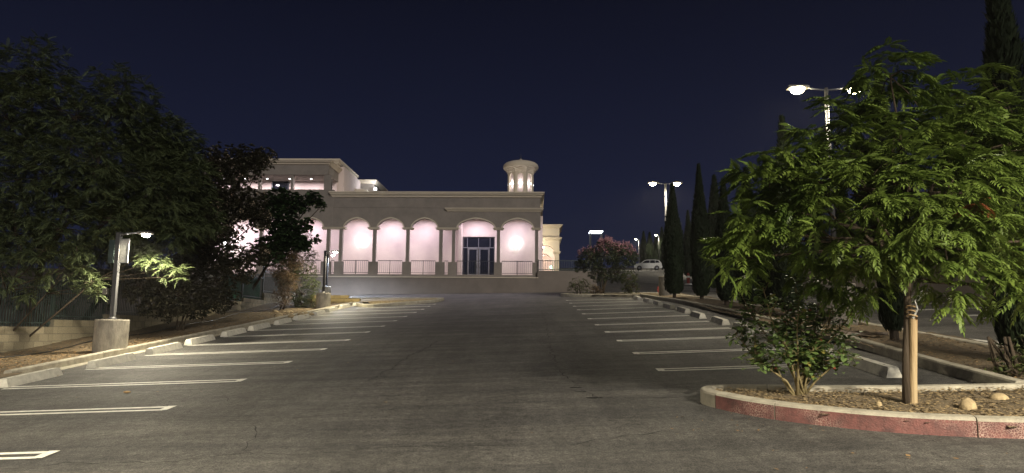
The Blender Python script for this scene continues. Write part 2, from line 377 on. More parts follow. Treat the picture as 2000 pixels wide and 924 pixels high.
# ------------------------------------------------------------------ kerbs
def kerb(name, pts, w, h, joints, mats, side=1, wob=.0):
    """pts: outer face line; body lies to the left (side=1) or right (-1). joints: indices where a new segment starts."""
    root = empty(name, (0, 0, 0), kind='structure'); P = [Vector((p[0], p[1], 0)) for p in pts]
    N_ = []
    for i in range(len(P)):
        a = (P[i]-P[max(i-1, 0)]); b = (P[min(i+1, len(P)-1)]-P[i])
        d = ((a.normalized() if a.length else Vector()) + (b.normalized() if b.length else Vector())).normalized(); N_.append(Vector((-d.y, d.x, 0))*side)
    prof = [(0, -.12), (0, h-.03), (.012, h-.008), (.035, h), (w-.03, h), (w-.006, h-.02), (w, h-.05), (w, -.12)]
    cuts = sorted(set([0]+joints+[len(P)-1]))
    for a, b in zip(cuts[:-1], cuts[1:]):
        m = MB(); vs = []; n = len(prof); dzz = rnd.uniform(-.004, .004)
        for i in range(a, b+1):
            sh = Vector((0, 0, 0))
            if i == a: sh = (P[i+1]-P[i]).normalized()*.006
            if i == b: sh = (P[i-1]-P[i]).normalized()*.006
            for o, z in prof:
                q = P[i] + sh + N_[i]*o; vs.append((q.x, q.y, gz(q.x, q.y)+z+(dzz if z > 0 else 0)))
        fs = []; mi = []
        for i in range(b-a):
            for k in range(n-1):
                f = (i*n+k, (i+1)*n+k, (i+1)*n+k+1, i*n+k+1); fs.append(f if side == 1 else f[::-1]); mi.append(1 if k == 0 else 0)
        nb = len(m.v); m.v += vs; m.f += fs; m.m += mi
        m.f += [tuple(range(n)), tuple((b-a)*n+k for k in range(n))[::-1]]; m.m += [0, 0]
        m.build('kerb_segment', mats, root)
    return root
def dens(pts, step=.5):
    out = []
    for a, b in zip(pts[:-1], pts[1:]):
        n = max(1, int(math.dist(a, b)/step)); out += [(a[0]+(b[0]-a[0])*i/n, a[1]+(b[1]-a[1])*i/n) for i in range(n)]
    return out+[pts[-1]]
def catmull(pts, n=6):
    out = []
    for i in range(len(pts)-1):
        p0, p1, p2, p3 = [Vector(pts[max(0, min(len(pts)-1, i+k))]) for k in (-1, 0, 1, 2)]
        for j in range(n):
            t = j/n; q = .5*((2*p1)+(p2-p0)*t+(2*p0-5*p1+4*p2-p3)*t*t+(3*p1-p0-3*p2+p3)*t**3); out.append((q.x, q.y))
    return out+[tuple(pts[-1])]
conc = [M['concrete'], M['concrete']]
# left kerb (outer face towards the lot = +X side, body to -X). driving up +Y: left of travel is -X -> side=1
lp = dens([(-9.85, 13.6), (-9.72, 20), (-9.62, 28), (-9.3, 32.4), (-8.95, 36.2)], .7)
kerb('kerb', lp, .16, .15, list(range(4, len(lp), 4)), conc, 1)
lp = dens([(-9.95, 3), (-9.93, 8), (-9.9, 11.9), (-9.98, 12.5)], .7)
kerb('kerb', lp, .16, .15, list(range(4, len(lp), 4)), conc, 1)
# concrete gutter strip
g_ = flat_strip(dens([(-9.72, 2), (-9.7, 14), (-9.58, 20), (-9.48, 28), (-9.15, 32.4), (-8.8, 36)], .7), .34, .006)
g_.build('gutter', M['concrete'], kind='structure')
# kerb of the end island at the far left
tipL = [G(*q) for q in [(715, 601), (790, 595.5), (848, 591)]]
ep = catmull([(-8.95, 36.2), (tipL[0].x, tipL[0].y+.2), (tipL[1].x, tipL[1].y), (tipL[2].x, tipL[2].y), (-4.7, 38.5), (-5.0, 38.9), (-8, 39.9), (-12, 41.3)], 5)
kerb('kerb', ep, .16, .15, [6, 12, 18, 24, 30], conc, 1)
# right kerb line
rp = dens([(5.95, 9.1), (6.02, 10.9), (6.32, 14.8), (6.38, 22.9), (6.1, 32), (5.85, 38.6)], .7)
kerb('kerb', rp, .16, .17, list(range(3, len(rp), 4)), conc, -1)
rp2 = dens([(8.12, 4), (8.14, 13), (8.17, 18.6), (7.9, 30), (7.75, 40.2)], .7)
kerb('kerb', rp2, .15, .14, list(range(3, len(rp2), 4)), conc, 1)
# end island at the top of the right bays
ep = catmull([(5.85, 38.6), (4.5, 39.25), (3.0, 40.0), (2.1, 40.6), (1.75, 41.1), (1.95, 41.6), (3.2, 42.0), (5.8, 41.6), (7.7, 40.2)], 5)
kerb('kerb', ep, .16, .16, [5, 10, 15, 20, 27, 34], conc, -1)
# near island with the red painted kerb
ITOP = [(8.3, 6.95), (7.3, 6.85), (6.2, 6.86), (5.4, 6.92), (4.64, 7.05), (3.96, 7.27), (3.44, 7.54), (2.95, 7.92), (2.7, 8.16), (2.45, 8.48), (2.23, 8.87)]
kp = catmull(ITOP, 4)
kerb('painted_kerb', kp, .17, .18, [8, 18, 32], [M['concrete'], M['red']], -1)
tip = catmull([(2.23, 8.87), (2.14, 9.12), (2.17, 9.34), (2.34, 9.48), (2.7, 9.47), (3.6, 9.22), (4.52, 9.06), (5.3, 8.99), (6.1, 8.95)], 5)
kerb('kerb', tip, .17, .18, [22, 30], conc, -1)

# ------------------------------------------------------------------ soil beds
def poly_bed(name, inside, x0, x1, y0, y1, step, h, bump, material):
    xs = lin(x0, x1, int((x1-x0)/step)); ys = lin(y0, y1, int((y1-y0)/step)); vs = []; idx = {}; fs = []
    r = random.Random(3)
    for j, y in enumerate(ys):
        for i, x in enumerate(xs):
            idx[i, j] = len(vs); vs.append((x, y, gz(x, y)+h(x, y)+r.uniform(-bump, bump)))
    for j in range(len(ys)-1):
        for i in range(len(xs)-1):
            if inside((xs[i]+xs[i+1])/2, (ys[j]+ys[j+1])/2): fs.append((idx[i, j], idx[i+1, j], idx[i+1, j+1], idx[i, j+1]))
    m = MB(); m.add(vs, fs); return m.build(name, material, kind='structure', smooth=True)
def interp(tab, t):
    for (a, va), (b, vb) in zip(tab[:-1], tab[1:]):
        if t <= b: return va+(vb-va)*max(0, (t-a))/(b-a)
    return tab[-1][1]
LK = [(0, -9.95), (13, -9.9), (20, -9.8), (28, -9.7), (32.4, -9.38), (36.2, -9.02), (40, -9.6)]
def hl(x, y):
    e = interp(LK, y) - x
    return .09 + .0*sm(.1, 2.8, e) + .10*math.sin(y*1.3+x)*sm(.3, 1.5, e)*.35 + (.06*sm(.8, 2.5, e)*sm(22, 29, y))
poly_bed('soil_bed', lambda x, y: x < interp(LK, y)-.08+(.35 if 12.3 < y < 13.8 else 0), -15.5, -8.8, 2, 40, .14, hl, .016, M['dirt'])
poly_bed('soil_bed', lambda x, y: True, 6.15, 8.25, 9.0, 39.9, .12, lambda x, y: .10+.03*math.sin(x*3+y), .014, M['dirt'])
def in_isl(x, y):
    f = [p for p in kp] + tip
    c = False; n = len(f)+2; pts = f + [(8.3, 8.95)]
    for i in range(len(pts)):
        x1, y1 = pts[i]; x2, y2 = pts[(i+1) % len(pts)]
        if (y1 > y) != (y2 > y) and x < (x2-x1)*(y-y1)/(y2-y1)+x1: c = not c
    return c
_f = [Vector((p[0], p[1])) for p in kp+tip]
def dist_kerb(x, y): return min((Vector((x, y))-p).length for p in _f)
poly_bed('soil_bed', lambda x, y: in_isl(x, y) and dist_kerb(x, y) > .06, 2.1, 8.3, 6.8, 9.6, .08, lambda x, y: .12+.03*sm(.2, .6, dist_kerb(x, y)), .012, M['dirt'])
poly_bed('soil_bed', lambda x, y: 39.0-(x-5)*.4 < y-(.5 if x < 3.5 else 0) and y < 42-.05*x and x > 1.95, 2.0, 7.7, 37.5, 41.7, .2, lambda x, y: .13, .012, M['dirt'])
poly_bed('soil_bed', lambda x, y: True, -9.6, -4.9, 36.9, 39.6, .2, lambda x, y: .11 if y > 36.6-(x+9)*-.45 and y < 39.0-(x+5)*.33 else -.05, .012, M['rock'])

# mulch chips and litter (nobody could count them)
def chips(name, pts, smin, smax, material, label, lift=.0, thick=.3):
    m = MB(); r = random.Random(5)
    for x, y, z in pts:
        s_ = r.uniform(smin, smax); a = r.uniform(0, 6.28); ca, sa = math.cos(a)*s_, math.sin(a)*s_; w = r.uniform(.3, .8); t = r.uniform(-.5, .5)*s_; h = s_*thick
        m.add([(x-ca, y-sa, z+t*.3), (x+sa*w, y-ca*w, z+h*.6), (x+ca, y+sa, z+h-t*.3), (x-sa*w, y+ca*w, z)], [(0, 1, 2), (0, 2, 3)])
    o = m.build(name, material, kind='stuff'); tag(o, label, 'mulch' if 'mulch' in name else 'litter'); return o
pts = []
while len(pts) < 9000:
    x, y = rnd.uniform(2.3, 7.4), rnd.uniform(6.9, 9.5)
    if in_isl(x, y) and dist_kerb(x, y) > .15: pts.append((x, y, gz(x, y)+.14+rnd.uniform(0, .025)))
chips('mulch', pts, .008, .028, M['mulch'], 'dry straw coloured mulch covering the near kerbed island')
pts = []
for _ in range(9000):
    y = rnd.uniform(13, 37) if rnd.random() < .7 else rnd.uniform(12, 20); x = interp(LK, y)-.2-abs(rnd.gauss(0, 1.6))
    if x > -13: pts.append((x, y, gz(x, y)+hl(x, y)+rnd.uniform(0, .02)))
chips('mulch', pts, .012, .035, M['litter'], 'brown dead leaves and mulch on the sloping bed left of the kerb')
pts = [(x, y, gz(x, y)+.12) for x, y in [(rnd.uniform(6.2, 8.1), rnd.uniform(9, 26)) for _ in range(5000)]]
chips('mulch', pts, .01, .03, M['litter'], 'fallen needles and mulch on the cypress bed')
pts = []
for _ in range(420):
    y = rnd.uniform(11, 34); x = interp(LK, y)+.05+abs(rnd.gauss(0, .35)); pts.append((x, y, gz(x, y)+.012))
for _ in range(70): x, y = rnd.uniform(1.5, 7), rnd.uniform(6.2, 8.6); pts.append((x, y, gz(x, y)+.006)) if not in_isl(x, y) else None
for _ in range(60): x, y = rnd.uniform(-7, 5), rnd.uniform(6, 25); pts.append((x, y, gz(x, y)+.006))
chips('leaf_litter', pts, .012, .03, M['litter'], 'dry leaves strewn along the left gutter and asphalt')
p = G(248, 768)
o = MB().lathe([(.02, 0), (.055, .008), (.05, .022), (.02, .03)], 9).build('fallen_leaf_clump', M['litter'], loc=p+Vector((0, 0, .006)), smooth=True)
tag(o, 'small brown leaf clump on asphalt below the left bay lines', 'leaf clump')

# cracks, scuffs
def crack(pix, w=.014, jit=.05, material='crack', name='pavement_crack', z=.004):
    P = [G(*q) for q in pix]; pts = []
    for a, b in zip(P[:-1], P[1:]):
        n = max(2, int((b-a).length/.12))
        for i in range(n):
            q = a.lerp(b, i/n); pts.append((q.x+rnd.uniform(-jit, jit), q.y+rnd.uniform(-jit, jit)))
    flat_strip(pts, [w*rnd.uniform(.2, 1.2)*(.9 if material == 'crack' and w < .05 else 1) for _ in pts], z).build(name, M[material], kind='structure')
crack([(0, 918), (150, 903), (330, 905), (460, 886), (600, 889), (760, 873), (1000, 872), (1100, 869), (1260, 848), (1330, 838)], .016)
crack([(460, 886), (492, 862), (500, 850), (488, 828)], .012)
crack([(208, 816), (230, 822), (300, 822), (480, 822), (560, 818), (700, 805)], .012)
crack([(430, 772), (455, 788), (490, 795)], .01)
crack([(720, 745), (760, 722), (800, 695), (830, 682), (856, 664)], .05, .07, 'scuff')
crack([(722, 745), (762, 721), (802, 694), (832, 681), (858, 664)], .018, .05, z=.0075)
crack([(856, 665), (1050, 666)], .02, .03, 'scuff')
crack([(1060, 610), (1072, 650), (1078, 690), (1090, 720), (1118, 744), (1135, 765), (1170, 777), (1250, 777), (1345, 776)], .016)
crack([(650, 811), (780, 800), (900, 785), (1000, 772), (1060, 768)], .012)
crack([(600, 640), (700, 628), (860, 620)], .02, .03, 'scuff')
crack([(390, 834), (440, 822), (560, 776)], .012, .02, 'scuff')
for u, v in [(1130, 757), (1136, 765), (1160, 777), (1172, 776)]:
    p = G(u, v); crack([(u-14, v), (u, v+1), (u+14, v)], .09, .03, z=.0055)

# ------------------------------------------------------------------ rocks
def rock(rx, ry, rz_, seed):
    r = random.Random(seed); m = MB(); n = 10; pr = [(.25, -.3), (.8, -.25), (1, .1), (.85, .55), (.5, .88), (.12, 1)]
    vs = []
    for q, z in pr:
        for k in range(n): a = 2*math.pi*k/n; j = 1+r.uniform(-.09, .09); vs.append((q*rx*math.cos(a)*j, q*ry*math.sin(a)*j, z*rz_*(1+r.uniform(-.04, .04))))
    m.add(vs, [(i*n+k, i*n+(k+1) % n, (i+1)*n+(k+1) % n, (i+1)*n+k) for i in range(len(pr)-1) for k in range(n)]+[tuple((len(pr)-1)*n+k for k in range(n))])
    return m
for (u, v, rx, rz_, lab) in [(1891, 799, .092, .115, 'round tan rock on the mulch right of the staked tree'), (1951, 781, .11, .075, 'flatter pale rock farther right in the kerbed island'), (1717, 794, .035, .055, 'fist sized tan rock just left of the stake'),
                             (1545, 773, .03, .03, 'small pale stone left of the rose canes')]:
    p = G(u, v, .14); o = rock(rx, rx*.85, rz_, int(u)).build('rock', M['rock'], loc=p, smooth=True); tag(o, lab, 'rock', 'rocks in the near island')
for i in range(26):
    u = rnd.uniform(536, 612); v = 612 - (u-536)*.06 + rnd.uniform(-7, 4); p = G(u, v, .2); p.z = gz(p.x, p.y)+hl(p.x, p.y)
    s_ = rnd.uniform(.06, .16); o = rock(s_, s_*.8, s_*.7, i).build('rock', M['rock'], loc=p, smooth=True)
    tag(o, 'pale rubble stone of the loose pile below the shrubs', 'rock', 'rubble stones on the left bed')

# ------------------------------------------------------------------ left block wall with fence
PANELS = [(11.2, 13.3, 1.18), (13.3, 15.5, 1.4), (15.5, 17.6, 1.6), (17.6, 19.85, 1.8), (19.85, 22.3, 2.0), (22.3, 24.6, 2.2), (24.6, 26.8, 2.42), (26.8, 29, 2.64),
          (29, 31, 2.86), (31, 33.05, 3.02), (33.05, 35.6, 3.2), (35.6, 38.2, 3.57), (38.2, 40.4, 3.76)]
XW = -13.3
wall = empty('block_wall', (XW, 18, gz(XW, 18)), label='low stepped wall of grey concrete blocks running up the left bed under the fence', cat='wall')
core = MB(); bme = None
for a, b, zt in PANELS:
    n = round((b-a)/.4); bl = (b-a)/n
    core.box(XW-.155, a, zt-1.15, XW-.012, b, zt-.006)
    for c in range(5):
        z1 = zt-.2*c
        if z1 < gz(XW, (a+b)/2)+.02: break
        ys = lin(a, b, n) if c % 2 == 0 else [a]+[a+bl*(k+.5) for k in range(n)]+[b]
        for y0, y1 in zip(ys[:-1], ys[1:]):
            if bme is None: o = MB().bev(-.08, -.5, -.5, .08, .5, .5, .02).build('block', M['block'], wall); bme = o.data
            else: o = link('block', bme, wall)
            o.location = (-.085+rnd.uniform(-.004, .004), (y0+y1)/2-18, z1-.1-gz(XW, 18)); o.scale = (1, y1-y0-.02, .182)
core.v = [(x-XW, y-18, z-gz(XW, 18)) for x, y, z in core.v]
core.build('wall_core', M['mortar'], wall)
# fence of pickets on the wall
fence = empty('picket_fence', (XW-.1, 18, 1.8), label='dark metal picket fence standing on the stepped block wall behind the left trees', cat='fence')
pk = None; npk = 0; rest = MB()
for a, b, zt in PANELS:
    ht = 1.25
    for zz in (.08, ht-.18):
        MB().box(-.02, a+.03-18, zt+zz-1.8, .02, b-.03-18, zt+zz+.035-1.8).build('rail', M['greenmetal'], fence)
    MB().box(-.035, a-.035-18, zt-1.8, .035, a+.035-18, zt+ht+.06-1.8).build('post', M['greenmetal'], fence)
    y = a+.12
    while y < b-.06:
        if 13 < y < 39 and npk < 296:
            if pk is None: o = MB().bev(-.01, -.01, 0, .01, .01, ht, .008).build('picket', M['greenmetal'], fence); pk = o.data
            else: o = link('picket', pk, fence)
            o.location = (0, y-18, zt-1.8); npk += 1
        y += .098
# green wind screen behind part of the fence
MB().box(-.09, 31.1-18, 3.05-1.8, -.085, 35.5-18, 4.25-1.8).build('screen_cloth', mat('green_screen_cloth', (.03, .24, .14), .8, stretch=(1, 1, .1)), fence)
# hose along the bed
hp = [PX(0, 703, -11.9), PX(90, 690, -11.9), PX(184, 675, -11.9)]
pts = [(-12.1+.12*math.sin(y*.8), y, 0) for y in lin(13, 37, 60)]
o = MB().tube([(x, y, gz(x, y)+hl(x, y)+.02) for x, y, _ in pts], .014, 6).build('irrigation_hose', M['black'], smooth=True); tag(o, 'thin black irrigation hose lying along the left soil bed', 'hose')

# tan block wall stepping down beside the second lamp drum
tw = empty('tan_block_wall', (-10, 37.3, gz(-10, 37.3)), label='short yellow tan block wall stepping down right of the second lamp drum', cat='wall')
zb = gz(-10, 37.3); tme = None
T0, T1, T2 = PY(600, 576, 37.3), PY(677, 576, 37.3), PY(702, 583, 37.3)
for c in range(5):
    x = T0.x + (0 if c % 2 else .2)
    while x < T2.x-.1:
        zt = T0.z if x < T1.x-.05 else T0.z-.17
        z1 = T0.z-.17*c
        if z1 <= zt+.01:
            if tme is None: o = MB().bev(-.5, -.1, -.5, .5, .1, .5, .04).build('block', M['tanblock'], tw); tme = o.data
            else: o = link('block', tme, tw)
            o.location = (x+.2+10, rnd.uniform(-.012, .012), z1-.085-zb); o.scale = (.388, 1, .158)
        x += .4
MB().box(T0.x+10, .0, -.4, T2.x+10, .08, T0.z-zb-.19).build('wall_core', M['mortar'], tw)

# ------------------------------------------------------------------ lamps
def drum(r, h, parent):
    m = MB().lathe([(r*1.0, -.25), (r, h*.33), (r*1.004, h*.335), (r*1.0, h*.34), (r, h*.7), (r*1.004, h*.705), (r, h*.71), (r*.995, h-.02), (r*.97, h), (.02, h)], 32)
    return m.build('drum', M['drum'], parent, smooth=False)
def low_lamp(x, y, zg, top_z, arm, label, r=.38, hd=.86, power=200, pole='black', col=(1, .89, .66)):
    t = empty('low_street_lamp', (x, y, zg), label=label, cat='street lamp', group='low lamps on concrete drums along the left bed')
    drum(r, hd, t); H = top_z-zg
    MB().box(-.17, -.17, hd, .17, .17, hd+.025).lathe([(.11, hd+.025), (.07, hd+.06)], 16).build('base_plate', M['black'], t)
    MB().box(-.05, -.05, hd+.04, .05, .05, H).build('pole', M[pole], t)
    MB().box(-.055, -.055, H, .055, .055, H+.015).build('pole_cap', M['black'], t)
    a = MB().tube([(.05, 0, H-.07), (.2, -.01, H-.02), (arm-.12, -.02, H+.0)], .018, 8).build('arm', M['galv'], t, smooth=True)
    MB().lathe([(.03, 0), (.035, .03), (.02, .05)], 10, (.2, -.01, H-.05)).build('photo_cell', M['galv'], a)
    hd_ = MB().bev(arm-.16, -.11, H-.03, arm+.16, .09, H+.035, .025).build('lamp_head', M['greymetal'], t)
    MB().lathe([(.02, -.11), (.06, -.1), (.095, -.07), (.10, -.031)], 14, (arm+.02, -.01, H)).build('lens', M['cool'], hd_, smooth=True)
    light('SPOT', t, (arm+.02, 0, H-.14), power, col, .1, 172, .5)
    return t
L1 = low_lamp(-10.16, 17.3, gz(-10.16, 17.3)-.02, 4.11, .66, 'near low lamp with a sign on its pole, on a wide drum by the wall', power=720, pole='polegrey')
# the sign panels and the small box on its pole
H = 4.11-L1.location.z
sg = MB().box(.052, -.012, H-.74, .26, .004, H-.16).build('sign_panel', M['sign'], L1); MB().box(.06, -.02, H-.75, .27, -.0125, H-.738).box(.06, -.02, H-.16, .27, -.0125, H-.15).box(.262, -.02, H-.75, .275, .006, H-.15).build('sign_edge', M['galv'], sg)
MB().box(-.27, .06, H-.75, -.13, .07, H-.17).build('sign_panel', M['greenmetal'], L1)['label'] = 'dark sign panel on the far side'
bx = MB().bev(-.27, -.06, H-1.52, -.17, .04, H-1.37, .01).build('control_box', M['greymetal'], L1)
MB().tube([(-.05, 0, H-1.38), (-.09, 0, H-1.36), (-.12, 0, H-1.42), (-.09, 0, H-1.5), (-.05, 0, H-1.5)], .012, 6).build('conduit', M['black'], L1, smooth=True)
low_lamp(-9.62, 33.2, gz(-9.62, 33.2)+.02, 5.41, .46, 'second low lamp on a drum, beside the tan wall', r=.33, hd=.76, power=520, col=(1, .88, .6))
low_lamp(-12.3, 43, PY(635, 560, 43).z-.8, PY(635, 497, 43).z, .3, 'farthest low lamp, half hidden behind the second drum lamp', r=.27, hd=.8, power=1300, col=(.75, .85, 1))
low_lamp(-10.3, 1.1, gz(-10.3, 1.1), gz(-10.3, 1.1)+5.2, .9, 'lamp beside the camera, outside the left edge', power=6200)  # unseen lamp continuing the row, made taller to light the foreground evenly

def tall_lamp(x, y, top_z, heads, label, power, hd=1.0, r=.44, col=(1, .89, .68), sc=1., pole=None, only=None, group='tall twin headed lamps between the parking lots'):
    zg = gz(x, y)+.08; H = top_z-zg
    t = empty('tall_street_lamp', (x, y, zg), label=label, cat='street lamp', group=group)
    drum(r, hd, t)
    MB().box(-.2, -.2, hd, .2, .2, hd+.03).build('base_plate', M['black'], t)
    MB().tube([(0, 0, hd+.02), (0, 0, H*.55), (0, 0, H)], [.075, .062, .045], 12).build('pole', pole or M['polegrey'], t, smooth=True)
    for hx in heads:
        s_ = 1 if hx > 0 else -1
        MB().tube([(0, 0, H-.06), (hx*.45, 0, H-.03), (hx-.2*s_, 0, H+.02)], .022, 8).build('arm', M['galv'], t, smooth=True)
        h_ = MB().bev(hx-.26, -.13, H-.02, hx+.26, .13, H+.06, .04).build('lamp_head', M['greymetal'], t)
        MB().lathe([(.03, -.15), (.1, -.13), (.155, -.08), (.17, -.021)], 16, (hx, 0, H)).build('lens', M['warm'], h_, smooth=True)
        light('SPOT', t, (hx, 0, H-.19), power, col, .12, 172, .5)
    return t
T1_ = tall_lamp(7.5, 17.8, 7.98, (-.72, .72), 'nearest tall lamp with two glowing heads rising behind the large right tree', 240)
tall_lamp(7.03, 37.0, 9.5, (-.66, .6), 'tall lamp with twin heads among the slim cypresses up the lot', 420)
tall_lamp(7.9, -1.9, gz(7.9, -1.9)+6.9, (-.85, .7), 'tall lamp with twin heads behind the camera on the right', 4700)
for (u, v, y, lab) in ((1242, 467, 128, 'small glowing lamp farthest left, just right of the pink myrtle'), (1281, 459, 124, 'small glowing lamp above the white car in the far lot'), (1342, 453, 92, 'small glowing lamp seen between the two black cypresses')):
    q = PY(u, v, y); tall_lamp(q.x+.5, y, q.z, (-.5,), lab, 900, r=.3, group='lamps in the far lot')

# ------------------------------------------------------------------ the building
WORLDSPACE[0] = True
YF = 47.8
zf = lambda v, y=YF, u=850: PY(u, v, y).z
xf = lambda u, v=460, y=YF: PY(u, v, y).x
B = empty('banquet_building', (-7, YF, 4.2), label='long taupe and cream stucco building with an arched porch lit from inside', cat='building')
XR, XL, XS = xf(1055.6), xf(380), xf(648)
Z529, Z536, Z543, ZPIER, ZSP, ZAP, ZTOP, ZTOPL = zf(530), zf(536), zf(543), zf(511.5), zf(444.5), zf(427), zf(375.5), zf(371)
ZC = zf(430, 50.6)
# plinth wall, ledge
MB().box(XL, YF-.32, 3.0, xf(1050), YF+.1, Z543).build('plinth_wall', M['basewall'], B)
MB().box(XL, YF-.36, Z543+.002, xf(1050)+.05, YF+.1, Z543+.06).build('ledge', M['cornice'], B)
MB().box(XL, YF-.3, 3.0, XR, 51.2, Z543-.3).build('porch_base', M['basewall'], B)
MB().box(XL, YF+.1, Z543-.3, XR, 51.2, Z536-.05).build('porch_floor', M['concrete'], B)
opens = [(430, 436), (452, 500), (518, 566), (583, 626), (645.6, 652), (669.5, 718.6), (737, 785), (802, 850), (867.6, 874.7), (892, 964.8), (980, 1040)]
edges = [xf(a, 520) for a in (380,)]+[xf(q, 520) for o_ in opens for q in o_]+[xf(1051, 520)]
MB().box(XL, YF, Z543+.062, xf(1051, 520), YF+.25, Z536).build('parapet', M['stucco'], B)
for k in range(0, len(edges)-1, 2):
    MB().bev(edges[k], YF, Z536+.001, edges[k+1], YF+.25, ZPIER, .015).build('parapet_pier', M['stucco'], B)
for a, b in opens:
    x0, x1 = xf(a, 520), xf(b, 520); zt = zf(508.8)
    r_ = MB().box(x0, YF+.08, zt-.04, x1, YF+.12, zt).box(x0, YF+.085, Z536+.09, x1, YF+.115, Z536+.12).build('railing', M['black'], B)
    bb = MB(); n = max(2, round((x1-x0)/.135))
    for i in range(n+1):
        x = x0+.012+(x1-x0-.024)*i/n; bb.box(x-.008, YF+.09, Z536+.12, x+.008, YF+.106, zt-.04)
    bb.build('balusters', M['black'], r_, kind='stuff')
    if b-a > 45: MB().box((x0+x1)/2-.022, YF+.078, Z536, (x0+x1)/2+.022, YF+.122, zt+.01).build('rail_post', M['black'], r_)
# arcade: wall with arched underside
bays = [(388, 436), (452, 500), (518, 566), (583, 631), (673, 721), (738.5, 787.6), (804.8, 853.7), (894, 965.7), (981.5, 1041)]
def arch_h(t, wide):
    t = abs(t); return (.74*(1-t**2.3)**.5 + .26*(1-t**1.15))
def arch_wall(x0, x1, bays_, zs, zt, y0, y1, name, m_, parent, notch=.05):
    """solid wall above the spring line with arched openings cut in its underside"""
    xs = []
    for (a, b, za) in bays_:
        n = 26
        for i in range(n+1):
            t = -math.cos(math.pi*i/n); xs.append(((a+b)/2+(b-a)/2*t, zs+(za-zs)*arch_h(t, 0)))
    prof = [(x0, zs)]+xs+[(x1, zs)]
    m = MB(); vs = []
    for x, z in prof: vs += [(x, y0, z), (x, y0, zt), (x, y1, zt), (x, y1, z)]
    fs = []
    for i in range(len(prof)-1):
        for k in range(4): fs.append((i*4+k, i*4+(k+1) % 4, (i+1)*4+(k+1) % 4, (i+1)*4+k))
    fs += [(0, 3, 2, 1), tuple((len(prof)-1)*4+k for k in range(4))]
    m.add(vs, [f[::-1] for f in fs]); return m.build(name, m_, parent)
X4 = lambda a: xf(a, 440)
bl = [(X4(a), X4(b), ZAP) for a, b in bays]
arch_wall(XS, XR, [q for q in bl if q[0] > XS], ZSP, ZC+.35, YF, YF+.35, 'arcade_wall', M['stucco'], B)
arch_wall(XL, XS, [q for q in bl if q[1] < XS], ZSP, ZC+.35, YF-.02, YF+.35, 'arcade_wall', M['stucco'], B)
MB().box(XS, YF, ZC+.35, XR, YF+.35, zf(406)-.02).box(XS, YF+.02, zf(406)-.02, XR, YF+.35, zf(406)).box(XS, YF, zf(406), XR, YF+.35, zf(386)).build('upper_wall', M['stucco'], B)
MB().box(XL, YF-.02, ZC+.35, XS, YF+.35, ZTOPL).build('upper_wall', M['stucco'], B)
# arch trim rims
for a, b, za in bl:
    m = MB(); vs = []; n = 26; cx, hw = (a+b)/2, (b-a)/2
    for i in range(n+1):
        t = -math.cos(math.pi*i/n); z = ZSP+(za-ZSP)*arch_h(t, 0); z2 = ZSP+(za+.09-ZSP)*arch_h(t, 0)
        xo = cx+(hw+.09)*t; vs += [(cx+hw*t, YF-.05, z-.002), (xo, YF-.05, z2+.0), (xo, YF+.004, z2), (cx+hw*t, YF+.3, z-.002)]
    m.add(vs, [(i*4+k, (i+1)*4+k, (i+1)*4+k+1, i*4+k+1) for i in range(n) for k in range(3)]); m.build('arch_trim', M['cornice'], B)
cols = [(441, 446), (505.5, 510.5), (572, 577), (637, 643), (662, 667.6), (728, 733), (792.5, 798.7), (857, 864), (882.5, 888.6), (970.5, 976), (1045, 1051)]
for a, b in cols:
    c = (xf(a, 480)+xf(b, 480))/2; w = .11
    MB().box(c-w, YF+.03, ZPIER-.02, c+w, YF+.3, ZSP-.12).build('column', M['stucco'], B)
imp = [(436, 452), (500, 518), (566, 583), (631, 673), (721, 738.5), (787.6, 804.8), (853.7, 894), (965.7, 981.5), (1041, 1054)]
for a, b in imp:
    MB().rings(X4(a)-.04, YF-.01, X4(b)+.04, YF+.34, [(0, ZSP-.13), (.02, ZSP-.09), (.02, ZSP-.05), (.07, ZSP-.04), (.07, ZSP-.001)]).build('impost', M['cornice'], B)
def cornice_prof(z0, z1, o): d = z1-z0; return [(0, z0), (o*.3, z0+d*.1), (o*.35, z0+d*.3), (o*.75, z0+d*.55), (o*.8, z0+d*.72), (o, z0+d*.78), (o, z1)]
MB().rings(XS, YF, XR, 58, cornice_prof(zf(386.5), ZTOP, .27)).build('main_cornice', M['cornice'], B)
MB().rings(xf(875, 410), YF, XR, YF+.35, cornice_prof(zf(413.5), zf(406.5), .2)).build('string_course', M['cornice'], B)
MB().box(XL, YF+.34, ZTOPL-.6, XS+.01, 58, ZTOPL-.02).build('roof', M['roof'], B)
# porch interior
YB = 50.4
DX0, DX1 = xf(902.3, 490, YB), xf(966.5, 490, YB); DT = zf(462, YB)
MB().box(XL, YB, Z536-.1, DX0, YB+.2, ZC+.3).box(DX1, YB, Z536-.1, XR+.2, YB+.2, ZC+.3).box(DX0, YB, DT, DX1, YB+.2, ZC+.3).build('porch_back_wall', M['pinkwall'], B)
MB().box(XL, YF+.36, ZC, XR, YB-.002, ZC+.12).build('porch_ceiling', M['ceiling'], B)
MB().box(xf(896, 490, 49.9), 49.5, Z536-.1, xf(902, 490, 49.9), YB-.002, ZC-.002).build('pilaster', M['pinkwall'], B)
